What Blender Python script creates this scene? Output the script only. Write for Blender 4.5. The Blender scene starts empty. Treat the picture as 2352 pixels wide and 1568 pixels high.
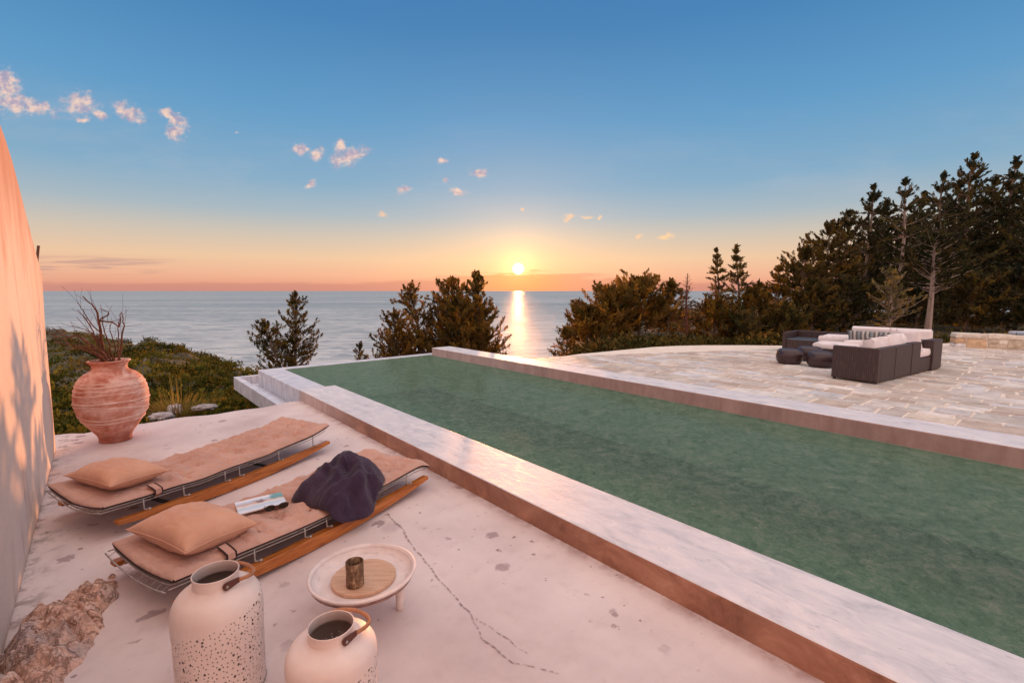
import bpy, math, random
import numpy as np
from mathutils import Vector, Matrix, noise
R = math.radians
sc = bpy.context.scene
COL = sc.collection
random.seed(7); RNG = np.random.default_rng(7)

# ------------------------------------------------------------------ frame of reference
# camera stands at the origin looking along +Y; L runs along the pool away from it, N across the pool
FPX, PCX, PCY = 1098., 1176., 784.
PITCH = math.atan(116/1098.)
EYE = 1.8
TH = R(-40.8)
LX, LY = math.sin(TH), math.cos(TH)
NX, NY = math.cos(TH), -math.sin(TH)
ROT = R(40.8)
def W(l, n, z=0.): return Vector((l*LX+n*NX, l*LY+n*NY, z))
def ray(x, y):
    a = (x-PCX)/FPX; b = -(y-PCY)/FPX
    return Vector((a, math.cos(PITCH)+b*math.sin(PITCH), -math.sin(PITCH)+b*math.cos(PITCH)))
def atz(x, y, z):
    d = ray(x, y); t = (z-EYE)/d.z; return Vector((d.x*t, d.y*t, z))
def aty(x, y, Y):
    d = ray(x, y); t = Y/d.y; return Vector((d.x*t, Y, EYE+d.z*t))
def toLN(p): return (p.x*LX+p.y*LY, p.x*NX+p.y*NY)
def s2l(c):
    return tuple((v/255/12.92 if v/255 <= .04045 else ((v/255+.055)/1.055)**2.4) for v in c)

# ------------------------------------------------------------------ object helpers
def link(o, parent=None):
    COL.objects.link(o)
    if parent is not None: o.parent = parent
    return o
def tag(o, label=None, cat=None, group=None, kind=None):
    if label: o['label'] = label
    if cat: o['category'] = cat
    if group: o['group'] = group
    if kind: o['kind'] = kind
    return o
def thing(name, label, cat, loc=(0, 0, 0), rz=0., group=None):
    o = bpy.data.objects.new(name, None); o.location = loc; o.rotation_euler = (0, 0, rz)
    o.empty_display_size = .2
    link(o); return tag(o, label, cat, group)
class MB:
    def __init__(s): s.v = []; s.f = []
    def add(s, vs, fs):
        k = len(s.v); s.v += [tuple(p) for p in vs]; s.f += [tuple(i+k for i in f) for f in fs]
        return s
    def box(s, x0, x1, y0, y1, z0, z1):
        return s.add([(x0,y0,z0),(x1,y0,z0),(x1,y1,z0),(x0,y1,z0),(x0,y0,z1),(x1,y0,z1),(x1,y1,z1),(x0,y1,z1)],
            [(0,3,2,1),(4,5,6,7),(0,1,5,4),(1,2,6,5),(2,3,7,6),(3,0,4,7)])
    def prism(s, poly, z0, z1):
        n = len(poly)
        vs = [(p[0], p[1], z0) for p in poly]+[(p[0], p[1], z1) for p in poly]
        fs = [tuple(range(n-1, -1, -1)), tuple(range(n, 2*n))]+[(i, (i+1) % n, n+(i+1) % n, n+i) for i in range(n)]
        return s.add(vs, fs)
    def tube(s, path, rad, seg=8, closed=False, squash=1.):
        P = [Vector(p) for p in path]; n = len(P); vs = []; fs = []
        rr = rad if hasattr(rad, '__len__') else [rad]*n
        up = Vector((0, 0, 1))
        ref = None
        for i in range(n):
            if closed: t = P[(i+1) % n]-P[i-1]
            else: t = P[min(i+1, n-1)]-P[max(i-1, 0)]
            t = t.normalized() if t.length > 1e-9 else up
            if ref is None: ref = up if abs(t.z) < .9 else Vector((1, 0, 0))
            a = (ref-t*ref.dot(t))
            if a.length < 1e-6: a = t.orthogonal()
            a.normalize(); b = t.cross(a); ref = a
            for k in range(seg):
                q = 2*math.pi*k/seg
                vs.append(P[i]+a*math.cos(q)*rr[i]+b*math.sin(q)*rr[i]*squash)
        m = n if closed else n-1
        for i in range(m):
            for k in range(seg):
                i2 = (i+1) % n
                fs.append((i*seg+k, i*seg+(k+1) % seg, i2*seg+(k+1) % seg, i2*seg+k))
        if not closed:
            fs.append(tuple(range(seg-1, -1, -1))); fs.append(tuple((n-1)*seg+k for k in range(seg)))
        return s.add(vs, fs)
    def lathe(s, prof, seg=48, c=(0, 0, 0), f=None):
        vs = []; fs = []; n = len(prof)
        for (r, z) in prof:
            for k in range(seg):
                q = 2*math.pi*k/seg; rr, zz = (r, z) if f is None else f(r, z, q)
                vs.append((c[0]+rr*math.cos(q), c[1]+rr*math.sin(q), c[2]+zz))
        for i in range(n-1):
            for k in range(seg):
                fs.append((i*seg+k, i*seg+(k+1) % seg, (i+1)*seg+(k+1) % seg, (i+1)*seg+k))
        if prof[0][0] > 1e-6 and prof[0] != prof[-1] : pass
        return s.add(vs, fs)
    def grid(s, fn, nu, nv, flip=False):
        vs = [fn(i/nu, j/nv) for i in range(nu+1) for j in range(nv+1)]; fs = []
        for i in range(nu):
            for j in range(nv):
                a = i*(nv+1)+j; q = (a, a+nv+1, a+nv+2, a+1)
                fs.append(q[::-1] if flip else q)
        return s.add(vs, fs)
    def build(s, name, mat, parent=None, smooth=False, bevel=0., seg=2, loc=None, rz=None):
        me = bpy.data.meshes.new(name); me.from_pydata(s.v, [], s.f); me.update()
        if smooth: me.polygons.foreach_set('use_smooth', [True]*len(me.polygons))
        if mat: me.materials.append(mat)
        o = bpy.data.objects.new(name, me); link(o, parent)
        if loc is not None: o.location = loc
        if rz is not None: o.rotation_euler = (0, 0, rz)
        if bevel:
            b = o.modifiers.new('bevel', 'BEVEL'); b.width = bevel; b.segments = seg; b.limit_method = 'ANGLE'; b.angle_limit = R(40)
            if smooth is False:
                me.polygons.foreach_set('use_smooth', [False]*len(me.polygons))
        return o
def fast_mesh(name, V, Fq, mat, parent=None, col=None, smooth=False):
    """V (n,3) array, Fq (m,4) quads"""
    me = bpy.data.meshes.new(name); n = len(V); m = len(Fq)
    me.vertices.add(n); me.vertices.foreach_set('co', np.asarray(V, dtype=np.float32).ravel())
    k = Fq.shape[1]
    me.loops.add(m*k); me.loops.foreach_set('vertex_index', np.asarray(Fq, dtype=np.int32).ravel())
    me.polygons.add(m); me.polygons.foreach_set('loop_start', np.arange(0, m*k, k, dtype=np.int32))
    me.polygons.foreach_set('loop_total', np.full(m, k, dtype=np.int32))
    if smooth: me.polygons.foreach_set('use_smooth', np.ones(m, dtype=bool))
    me.update(calc_edges=True); me.validate()
    if col is not None:
        a = me.color_attributes.new('tone', 'FLOAT_COLOR', 'POINT')
        c4 = np.ones((n, 4), dtype=np.float32); c4[:, :3] = col; a.data.foreach_set('color', c4.ravel())
    if mat: me.materials.append(mat)
    return link(bpy.data.objects.new(name, me), parent)

# ------------------------------------------------------------------ material helpers
class NT:
    def __init__(s, tree): s.t = tree; s.N = tree.nodes; s.L = tree.links
    def n(s, ty, **kw):
        x = s.N.new(ty)
        for k, v in kw.items():
            if k.startswith('i_'):
                key = k[2:]
                key = int(key) if key.isdigit() else key.replace('_', ' ')
                s.set(x.inputs[key], v)
            else: setattr(x, k, v)
        return x
    def set(s, sock, v):
        if isinstance(v, bpy.types.NodeSocket): s.L.new(v, sock)
        elif isinstance(v, bpy.types.Node): s.L.new(v.outputs[0], sock)
        else:
            if hasattr(sock.default_value, '__len__') and hasattr(v, '__len__') and len(sock.default_value) == 4 and len(v) == 3: v = (*v, 1)
            sock.default_value = v
    def m(s, op, a, b=0., c=0., clamp=False):
        x = s.N.new('ShaderNodeMath'); x.operation = op; x.use_clamp = clamp
        s.set(x.inputs[0], a); s.set(x.inputs[1], b); s.set(x.inputs[2], c); return x.outputs[0]
    def vm(s, op, a, b=(0, 0, 0)):
        x = s.N.new('ShaderNodeVectorMath'); x.operation = op; s.set(x.inputs[0], a); s.set(x.inputs[1], b); return x
    def mix(s, f, a, b, bt='MIX'):
        x = s.N.new('ShaderNodeMix'); x.data_type = 'RGBA'; x.blend_type = bt
        s.set(x.inputs[0], f); s.set(x.inputs[6], a); s.set(x.inputs[7], b); return x.outputs[2]
    def ramp(s, f, stops, interp='LINEAR'):
        x = s.N.new('ShaderNodeValToRGB'); cr = x.color_ramp; cr.interpolation = interp
        while len(cr.elements) < len(stops): cr.elements.new(.5)
        for e, (p, c) in zip(cr.elements, stops):
            e.position = p
            if not hasattr(c, '__len__'): c = (c, c, c)
            e.color = (*c[:3], 1)
        s.set(x.inputs[0], f); return x.outputs[0]
    def map(s, v, a, b, c=0., d=1., smooth=True):
        x = s.N.new('ShaderNodeMapRange'); x.interpolation_type = 'SMOOTHSTEP' if smooth else 'LINEAR'
        s.set(x.inputs[0], v); s.set(x.inputs[1], a); s.set(x.inputs[2], b); s.set(x.inputs[3], c); s.set(x.inputs[4], d); return x.outputs[0]
    def noise(s, vec, scale, detail=4., rough=.55, dist=0., out=0):
        x = s.N.new('ShaderNodeTexNoise'); s.set(x.inputs['Vector'], vec)
        x.inputs['Scale'].default_value = scale; x.inputs['Detail'].default_value = detail
        x.inputs['Roughness'].default_value = rough; x.inputs['Distortion'].default_value = dist
        return x.outputs[out]
    def scale(s, vec, xyz, rot=(0, 0, 0), loc=(0, 0, 0)):
        x = s.N.new('ShaderNodeMapping'); s.set(x.inputs[0], vec); x.inputs[3].default_value = xyz; x.inputs[2].default_value = rot; x.inputs[1].default_value = loc
        return x.outputs[0]
    def sep(s, v):
        x = s.N.new('ShaderNodeSeparateXYZ'); s.set(x.inputs[0], v); return x.outputs
    def bump(s, h, strength=.3, dist=.01, normal=None):
        x = s.N.new('ShaderNodeBump'); x.inputs['Strength'].default_value = strength; x.inputs['Distance'].default_value = dist
        s.set(x.inputs['Height'], h)
        if normal is not None: s.set(x.inputs['Normal'], normal)
        return x.outputs[0]
    def pos(s): return s.N.new('ShaderNodeNewGeometry').outputs['Position']
    def objc(s): return s.N.new('ShaderNodeTexCoord').outputs['Object']
def material(name, fn):
    m = bpy.data.materials.new(name); m.use_nodes = True; t = NT(m.node_tree)
    b = t.N['Principled BSDF']; fn(t, b); return m
def wpos(t):        # position in the pool's own axes: x across (N), y along (L)
    return t.scale(t.pos(), (1, 1, 1), (0, 0, -ROT))

# ---------------- cement of the white terrace
def f_cement(t, b):
    p = wpos(t)
    n1 = t.noise(p, .9, 5, .6); n2 = t.noise(p, 7, 6, .65); n3 = t.noise(t.scale(p, (1, 5, 1), (0, 0, .5)), 9, 5, .7)
    c = t.ramp(n1, [(.3, s2l((196, 176, 172))), (.5, s2l((216, 198, 193))), (.72, s2l((230, 214, 208)))])
    c = t.mix(t.map(n2, .52, .75, 0, .35), c, s2l((190, 166, 160)), 'MIX')
    c = t.mix(t.map(n3, .58, .78, 0, .3), c, s2l((178, 154, 148)))
    d = t.vm('ADD', p, t.vm('SCALE', t.noise(p, 14, 3, .6, out=1)).outputs[0])
    sc_ = d.inputs[1].links[0].from_node; sc_.inputs[3].default_value = .12
    for (scl, r0, r1, den, col) in [(2.7, .22, .16, .58, (186, 164, 164)), (5.5, .12, .26, .47, (152, 128, 128)), (15., .06, .20, .50, (124, 98, 96))]:
        v = t.n('ShaderNodeTexVoronoi', i_Vector=d.outputs[0], i_Scale=scl)
        cell = t.sep(v.outputs['Color'])
        rad = t.m('MULTIPLY', cell[0], r1)
        mk = t.map(v.outputs['Distance'], rad, t.m('ADD', rad, r0), 1, 0)
        mk = t.m('MULTIPLY', mk, t.map(cell[1], .62, .7)); mk = t.m('MULTIPLY', mk, t.map(t.noise(p, .8, 2), den-.1, den+.02))
        c = t.mix(t.m('MULTIPLY', mk, .75), c, s2l(col))
    # dirt gathered along the foot of the wall and along the coping
    x = t.sep(p)[0]
    e1 = t.map(t.m('ADD', x, t.m('MULTIPLY', n2, .25)), -.36, -.12, 1, 0); e1 = t.m('MULTIPLY', e1, t.map(t.noise(p, 9, 5, .7), .47, .62))
    e2 = t.map(t.m('SUBTRACT', x, t.m('MULTIPLY', n2, .16)), 2.22, 2.36); e2 = t.m('MULTIPLY', e2, t.map(t.noise(p, 5, 5, .7), .40, .62))
    c = t.mix(t.m('MULTIPLY', e1, .6), c, s2l((112, 84, 72))); c = t.mix(t.m('MULTIPLY', e2, .6), c, s2l((150, 110, 100)))
    t.set(b.inputs['Base Color'], c); b.inputs['Specular IOR Level'].default_value = .3
    t.set(b.inputs['Roughness'], t.map(n2, .3, .7, .5, .75))
    h = t.m('ADD', n2, t.m('MULTIPLY', n3, .6)); t.set(b.inputs['Normal'], t.bump(h, .35, .006))
M_cement = material('white_cement', f_cement)
def f_coping(t, b):
    p = wpos(t)
    st = t.scale(p, (1.7, .62, 1.7), (0, 0, .35))
    n1 = t.noise(p, .8, 4, .6); n2 = t.noise(st, 5, 7, .68, .6); n3 = t.noise(p, 12, 5, .65)
    c = t.ramp(n2, [(.25, s2l((172, 172, 176))), (.45, s2l((208, 204, 206))), (.6, s2l((224, 217, 216))), (.8, s2l((232, 224, 222)))])
    c = t.mix(t.map(n1, .35, .65, 0, .35), c, s2l((200, 196, 202)))
    c = t.mix(t.map(t.noise(st, 9, 6, .7, 1.2), .60, .68, 0, .4), c, s2l((150, 146, 150)))
    c = t.mix(t.map(n3, .56, .72, 0, .35), c, s2l((238, 232, 228)))
    c = t.mix(t.map(t.noise(p, 2.6, 6, .7, .4), .55, .68, 0, .35), c, s2l((176, 164, 164)))
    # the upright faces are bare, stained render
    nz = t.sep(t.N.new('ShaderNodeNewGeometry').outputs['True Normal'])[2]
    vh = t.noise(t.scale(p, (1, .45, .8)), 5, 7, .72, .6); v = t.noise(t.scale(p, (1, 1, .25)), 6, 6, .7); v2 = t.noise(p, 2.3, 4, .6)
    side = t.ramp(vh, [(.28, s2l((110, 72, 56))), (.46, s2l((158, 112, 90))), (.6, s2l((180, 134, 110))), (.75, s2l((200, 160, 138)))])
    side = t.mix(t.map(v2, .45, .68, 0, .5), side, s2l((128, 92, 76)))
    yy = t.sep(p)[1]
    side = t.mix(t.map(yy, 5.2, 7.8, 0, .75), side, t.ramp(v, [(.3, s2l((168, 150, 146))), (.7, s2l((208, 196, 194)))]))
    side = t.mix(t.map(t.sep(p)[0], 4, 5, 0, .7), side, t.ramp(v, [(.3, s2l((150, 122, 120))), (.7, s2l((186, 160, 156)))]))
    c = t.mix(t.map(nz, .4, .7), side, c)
    t.set(b.inputs['Base Color'], c)
    t.set(b.inputs['Roughness'], t.map(n2, .3, .7, .42, .68)); b.inputs['Specular IOR Level'].default_value = .4
    h = t.m('ADD', n2, t.m('MULTIPLY', n3, .35)); t.set(b.inputs['Normal'], t.bump(h, .4, .008))
M_coping = material('pool_coping_render', f_coping)
def f_rim(t, b):
    p = wpos(t)
    n = t.noise(p, 5, 5, .6); dr = t.noise(t.scale(p, (9, 9, .5)), 3, 4, .6)
    c = t.ramp(n, [(.3, s2l((184, 186, 196))), (.7, s2l((216, 214, 220)))])
    nz = t.sep(t.N.new('ShaderNodeNewGeometry').outputs['True Normal'])[2]
    c = t.mix(t.m('MULTIPLY', t.map(dr, .45, .7), t.map(nz, .3, .6, .6, 0)), c, s2l((128, 128, 138)))
    t.set(b.inputs['Base Color'], c); b.inputs['Roughness'].default_value = .45
    t.set(b.inputs['Normal'], t.bump(n, .25, .006))
M_rim = material('pale_pool_render', f_rim)
def f_plaster(t, b):
    p = wpos(t)
    n1 = t.noise(p, .7, 4, .6); n2 = t.noise(t.scale(p, (1, 1, .28)), 4, 6, .65, .4); n3 = t.noise(p, 24, 4, .6)
    c = t.ramp(n1, [(.3, s2l((206, 188, 178))), (.7, s2l((224, 208, 198)))])
    c = t.mix(t.map(n2, .52, .72, 0, .6), c, s2l((176, 142, 126)))
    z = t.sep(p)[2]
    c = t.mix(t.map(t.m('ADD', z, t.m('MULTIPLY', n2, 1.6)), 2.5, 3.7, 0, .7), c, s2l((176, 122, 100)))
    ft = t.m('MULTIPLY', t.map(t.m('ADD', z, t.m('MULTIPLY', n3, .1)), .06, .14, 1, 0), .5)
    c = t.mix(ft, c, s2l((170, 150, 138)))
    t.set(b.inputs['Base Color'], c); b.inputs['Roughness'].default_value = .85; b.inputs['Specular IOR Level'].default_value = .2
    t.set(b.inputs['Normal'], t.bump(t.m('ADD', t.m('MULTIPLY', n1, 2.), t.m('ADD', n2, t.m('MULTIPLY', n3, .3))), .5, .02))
M_plaster = material('lime_plaster', f_plaster)
def f_pool(t, b):
    p = wpos(t)
    n1 = t.noise(p, 1.6, 6, .7, .8); n2 = t.noise(p, 7, 6, .7, 1.)
    c = t.ramp(n1, [(.28, s2l((152, 178, 158))), (.5, s2l((172, 198, 176))), (.75, s2l((194, 208, 188)))])
    c = t.mix(t.map(n2, .48, .72, 0, .55), c, s2l((132, 150, 130)))
    c = t.mix(t.map(t.noise(p, 3.2, 5, .7), .52, .7, 0, .5), c, s2l((98, 108, 88)))
    t.set(b.inputs['Base Color'], c); b.inputs['Roughness'].default_value = .9
M_pool = material('green_pool_lining', f_pool)
def f_poolfloor(t, b):
    p = wpos(t)
    n1 = t.noise(p, 1.6, 6, .7, .8); n2 = t.noise(p, 7, 6, .7, 1.)
    c = t.ramp(n1, [(.3, s2l((82, 82, 68))), (.7, s2l((104, 106, 88)))])
    c = t.mix(t.map(t.sep(p)[0], 5.7, 4.6, 0, .7), c, s2l((112, 150, 124)))
    c = t.mix(t.map(n2, .48, .72, 0, .5), c, s2l((122, 132, 110)))
    t.set(b.inputs['Base Color'], c); b.inputs['Roughness'].default_value = .9
M_poolfloor = material('green_pool_floor', f_poolfloor)
def f_water(t, b):
    p = t.pos()
    h = t.noise(p, 3.5, 4, .55); h2 = t.noise(p, 13, 3, .6)
    bp = t.bump(t.m('ADD', h, t.m('MULTIPLY', h2, .3)), .25, .02)
    fr = t.n('ShaderNodeFresnel', i_IOR=1.33); t.set(fr.inputs['Normal'], bp)
    tr = t.n('ShaderNodeBsdfTransparent', i_Color=s2l((218, 226, 218)))
    gl = t.n('ShaderNodeBsdfGlossy', i_Roughness=.12, i_Color=(.7, .8, .8)); t.set(gl.inputs['Normal'], bp)
    pw_ = wpos(t)
    mo = t.noise(pw_, 6., 6, .72, .8); mo2 = t.noise(pw_, 22, 5, .72, 1.)
    dc = t.ramp(t.m('ADD', t.m('MULTIPLY', mo, .5), t.m('MULTIPLY', mo2, .5)), [(.36, s2l((82, 100, 86))), (.5, s2l((114, 140, 120))), (.66, s2l((164, 170, 152)))])
    df = t.n('ShaderNodeBsdfDiffuse'); t.set(df.inputs[0], dc)
    m0 = t.n('ShaderNodeMixShader', i_Fac=.40); t.set(m0.inputs[1], tr); t.set(m0.inputs[2], df)
    ms = t.n('ShaderNodeMixShader'); t.set(ms.inputs[0], t.m('MULTIPLY', fr.outputs[0], .2)); t.set(ms.inputs[1], m0); t.set(ms.inputs[2], gl)
    t.L.new(ms.outputs[0], t.N['Material Output'].inputs[0])
M_water = material('pool_water_surface', f_water)
def f_sea(t, b):
    p = t.pos()
    st = t.scale(p, (.35, 1, 1), (0, 0, .1))
    h = t.noise(st, .22, 7, .68); h2 = t.noise(st, .025, 3, .5)
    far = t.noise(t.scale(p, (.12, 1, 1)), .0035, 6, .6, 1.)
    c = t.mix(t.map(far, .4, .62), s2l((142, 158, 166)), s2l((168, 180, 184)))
    refl_fade = t.map(t.m('LOGARITHM', t.m('MAXIMUM', t.sep(p)[1], 1.), 10.), 2.1, 3.3, 0, 1)
    c = t.mix(refl_fade, s2l((186, 190, 191)), c)  # paler toward the shore: brighter low-sky reflection put into the base colour
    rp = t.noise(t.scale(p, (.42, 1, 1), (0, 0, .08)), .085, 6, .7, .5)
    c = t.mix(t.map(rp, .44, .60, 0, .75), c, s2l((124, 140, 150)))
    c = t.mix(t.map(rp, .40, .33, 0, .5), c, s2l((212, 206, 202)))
    bp = t.bump(t.m('ADD', h, t.m('MULTIPLY', h2, 2.)), 1., 3.2)
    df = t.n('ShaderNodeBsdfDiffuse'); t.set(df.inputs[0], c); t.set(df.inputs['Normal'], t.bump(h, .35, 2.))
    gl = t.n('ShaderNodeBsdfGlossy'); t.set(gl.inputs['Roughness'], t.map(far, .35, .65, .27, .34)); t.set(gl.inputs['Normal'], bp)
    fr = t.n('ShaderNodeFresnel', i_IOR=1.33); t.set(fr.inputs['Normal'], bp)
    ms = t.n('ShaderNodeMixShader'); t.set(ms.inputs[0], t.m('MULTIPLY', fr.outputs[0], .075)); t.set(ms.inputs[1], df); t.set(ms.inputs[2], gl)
    t.L.new(ms.outputs[0], t.N['Material Output'].inputs[0])
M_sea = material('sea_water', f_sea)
def f_ground(t, b):
    p = t.pos()
    n1 = t.noise(p, .35, 6, .65); n2 = t.noise(p, 2.5, 5, .65)
    c = t.ramp(n2, [(.3, s2l((48, 46, 30))), (.5, s2l((70, 64, 42))), (.7, s2l((92, 82, 60)))])
    c = t.mix(t.map(n1, .62, .70, 0, .7), c, t.ramp(n2, [(.3, s2l((120, 108, 104))), (.7, s2l((176, 162, 158)))]))
    t.set(b.inputs['Base Color'], c); b.inputs['Roughness'].default_value = .95
    t.set(b.inputs['Normal'], t.bump(n2, .8, .15))
M_ground = material('dry_hillside', f_ground)
def leafmat(name, c1, c2, trans=.45, c3=None):
    def f(t, b):
        p = t.pos(); n = t.noise(p, 1.7, 3, .6)
        c = t.ramp(n, [(.35, s2l(c1)), (.68, s2l(c2))])
        a = t.n('ShaderNodeAttribute', attribute_name='tone')
        c = t.mix(1., c, a.outputs['Color'], 'MULTIPLY')
        d = t.n('ShaderNodeBsdfDiffuse'); t.set(d.inputs[0], c)
        tr = t.n('ShaderNodeBsdfTranslucent'); t.set(tr.inputs[0], c)
        m_ = t.n('ShaderNodeMixShader', i_Fac=trans); t.set(m_.inputs[1], d); t.set(m_.inputs[2], tr)
        t.L.new(m_.outputs[0], t.N['Material Output'].inputs[0])
    return material(name, f)
M_leaf_warm = leafmat('juniper_foliage_olive', (108, 92, 48), (152, 116, 60), .5)
M_leaf_dark = leafmat('juniper_foliage_dark', (84, 80, 52), (128, 106, 62), .4)
M_leaf_pale = leafmat('juniper_foliage_grey', (126, 120, 84), (164, 142, 100), .3)
M_leaf_far = leafmat('cypress_foliage_deep', (54, 64, 52), (96, 86, 56), .3)
M_maquis = leafmat('maquis_foliage', (72, 80, 42), (118, 110, 56), .3)
M_grass = leafmat('dry_grass_blades', (148, 116, 66), (132, 124, 66), .4)
def f_bark(t, b):
    p = t.pos(); n = t.noise(t.scale(p, (1, 1, .2)), 14, 5, .7)
    t.set(b.inputs['Base Color'], t.ramp(n, [(.3, s2l((78, 62, 50))), (.7, s2l((138, 118, 102)))])); b.inputs['Roughness'].default_value = .95
M_bark = material('tree_bark', f_bark)
def f_pale(t, b):
    p = t.pos(); n = t.noise(t.scale(p, (1, 1, .2)), 10, 5, .7)
    t.set(b.inputs['Base Color'], t.ramp(n, [(.3, s2l((128, 104, 92))), (.7, s2l((186, 164, 152)))])); b.inputs['Roughness'].default_value = .95
M_pale = material('pale_dry_bark', f_pale)
def f_twig(t, b):
    p = t.pos(); n = t.noise(p, 20, 3, .6)
    t.set(b.inputs['Base Color'], t.ramp(n, [(.3, s2l((66, 36, 26))), (.7, s2l((116, 68, 46)))])); b.inputs['Roughness'].default_value = .9
M_twig = material('dry_twigs', f_twig)
def f_terra(t, b):
    o = t.objc(); n = t.noise(t.scale(o, (1, 1, 2.2)), 3.5, 6, .68, .5); n2 = t.noise(o, 14, 5, .65); n3 = t.noise(t.scale(o, (2, 2, .7)), 2.2, 4, .6)
    c = t.ramp(n, [(.3, s2l((148, 78, 56))), (.43, s2l((190, 122, 100))), (.6, s2l((224, 184, 170)))])
    c = t.mix(t.map(n3, .5, .7, 0, .6), c, s2l((158, 82, 58)))
    z = t.sep(o)[2]
    c = t.mix(t.map(z, .14, .05, 0, .75), c, s2l((142, 72, 52)))
    c = t.mix(t.map(n2, .55, .75, 0, .5), c, s2l((222, 180, 164)))
    t.set(b.inputs['Base Color'], c); b.inputs['Roughness'].default_value = .8
    t.set(b.inputs['Normal'], t.bump(t.m('ADD', n2, n), .3, .008))
M_terra = material('terracotta', f_terra)
def f_terraline(t, b):
    n = t.noise(t.objc(), 9, 4, .6)
    t.set(b.inputs['Base Color'], t.ramp(n, [(.35, s2l((206, 156, 138))), (.65, s2l((232, 204, 192)))])); b.inputs['Roughness'].default_value = .85
M_terraline = material('terracotta_ridge', f_terraline)
def f_rock(t, b):
    p = wpos(t); st = t.scale(p, (1, 3.2, 2.), (0, 0, .55))
    n = t.noise(st, 4.5, 8, .72, 1.0); n2 = t.noise(p, 9, 6, .7); n3 = t.noise(p, 3, 4, .6)
    c = t.ramp(n, [(.28, s2l((152, 106, 88))), (.40, s2l((206, 160, 138))), (.56, s2l((228, 188, 168))), (.72, s2l((236, 220, 212)))])
    c = t.mix(t.map(n3, .52, .66, 0, .7), c, t.ramp(n2, [(.3, s2l((150, 136, 136))), (.7, s2l((206, 190, 188)))]))
    c = t.mix(t.map(n2, .64, .72, 0, .6), c, s2l((110, 70, 56)))
    ws = t.vm('ADD', t.scale(p, (2.2, 7., 4.), (0, 0, .55)), t.vm('MULTIPLY', t.noise(p, 5, 5, .65, out=1), (1.4, 1.4, 1.4)).outputs[0]).outputs[0]
    vo = t.n('ShaderNodeTexVoronoi', feature='DISTANCE_TO_EDGE', i_Vector=ws, i_Scale=1.7)
    vo2 = t.n('ShaderNodeTexVoronoi', feature='DISTANCE_TO_EDGE', i_Vector=ws, i_Scale=4.6)
    e1 = t.map(vo.outputs['Distance'], 0., .07, 1, 0); e2 = t.map(vo2.outputs['Distance'], 0., .06, 1, 0)
    c = t.mix(t.m('MULTIPLY', e1, .55), c, s2l((112, 74, 60))); c = t.mix(t.m('MULTIPLY', e2, .2), c, s2l((130, 90, 74)))
    t.set(b.inputs['Base Color'], c); b.inputs['Roughness'].default_value = .9
    hh = t.m('SUBTRACT', t.m('ADD', n, t.m('MULTIPLY', n2, .5)), t.m('ADD', t.m('MULTIPLY', e1, .45), t.m('MULTIPLY', e2, .2)))
    t.set(b.inputs['Normal'], t.bump(hh, .8, .022))
M_rock = material('red_brown_rock', f_rock)
def f_limestone(t, b):
    n = t.noise(t.pos(), 7, 6, .7)
    t.set(b.inputs['Base Color'], t.ramp(n, [(.3, s2l((120, 112, 112))), (.7, s2l((204, 196, 196)))])); b.inputs['Roughness'].default_value = .9
    t.set(b.inputs['Normal'], t.bump(n, .8, .04))
M_lime = material('grey_limestone', f_limestone)
def f_paving(t, b):
    p = wpos(t); a = t.n('ShaderNodeAttribute', attribute_name='tone')
    n = t.noise(p, 5, 6, .68); n2 = t.noise(p, 1.1, 4, .6); n3 = t.noise(t.scale(p, (1, 4, 1)), 12, 5, .7)
    c = t.mix(1., t.ramp(n, [(.3, (.66, .63, .6)), (.6, (1, 1, 1))]), a.outputs['Color'], 'MULTIPLY')
    c = t.mix(t.map(n2, .48, .66, 0, .45), c, s2l((176, 156, 142)))
    c = t.mix(t.map(n3, .6, .72, 0, .45), c, s2l((150, 124, 106)))
    t.set(b.inputs['Base Color'], c); b.inputs['Roughness'].default_value = .62
    t.set(b.inputs['Normal'], t.bump(t.m('ADD', n, t.m('MULTIPLY', n3, .5)), .4, .012))
M_paving = material('limestone_paving', f_paving)
def f_grout(t, b):
    n = t.noise(wpos(t), 4, 4, .6)
    t.set(b.inputs['Base Color'], t.ramp(n, [(.3, s2l((216, 200, 184))), (.7, s2l((236, 222, 208)))])); b.inputs['Roughness'].default_value = .9
M_grout = material('paving_mortar', f_grout)
def f_stone(t, b):
    a = t.n('ShaderNodeAttribute', attribute_name='tone'); n = t.noise(t.pos(), 8, 6, .7)
    t.set(b.inputs['Base Color'], t.mix(1., t.ramp(n, [(.3, (.62, .6, .58)), (.62, (1, 1, 1))]), a.outputs['Color'], 'MULTIPLY')); b.inputs['Roughness'].default_value = .9
    t.set(b.inputs['Normal'], t.bump(n, .7, .03))
M_stone = material('rubble_stone', f_stone)
def f_wood(t, b):
    o = t.objc(); g = t.noise(t.scale(o, (1.2, 16, 16)), 3.2, 5, .65, .8); k = t.noise(t.scale(o, (1.5, 5, 5)), 2.4, 3, .6)
    c = t.ramp(g, [(.3, s2l((128, 68, 26))), (.5, s2l((178, 102, 42))), (.72, s2l((206, 132, 62)))])
    c = t.mix(t.map(k, .62, .72, 0, .6), c, s2l((104, 52, 22)))
    t.set(b.inputs['Base Color'], c); b.inputs['Roughness'].default_value = .42
    t.set(b.inputs['Normal'], t.bump(g, .15, .003))
M_wood = material('oiled_wood', f_wood)
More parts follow.
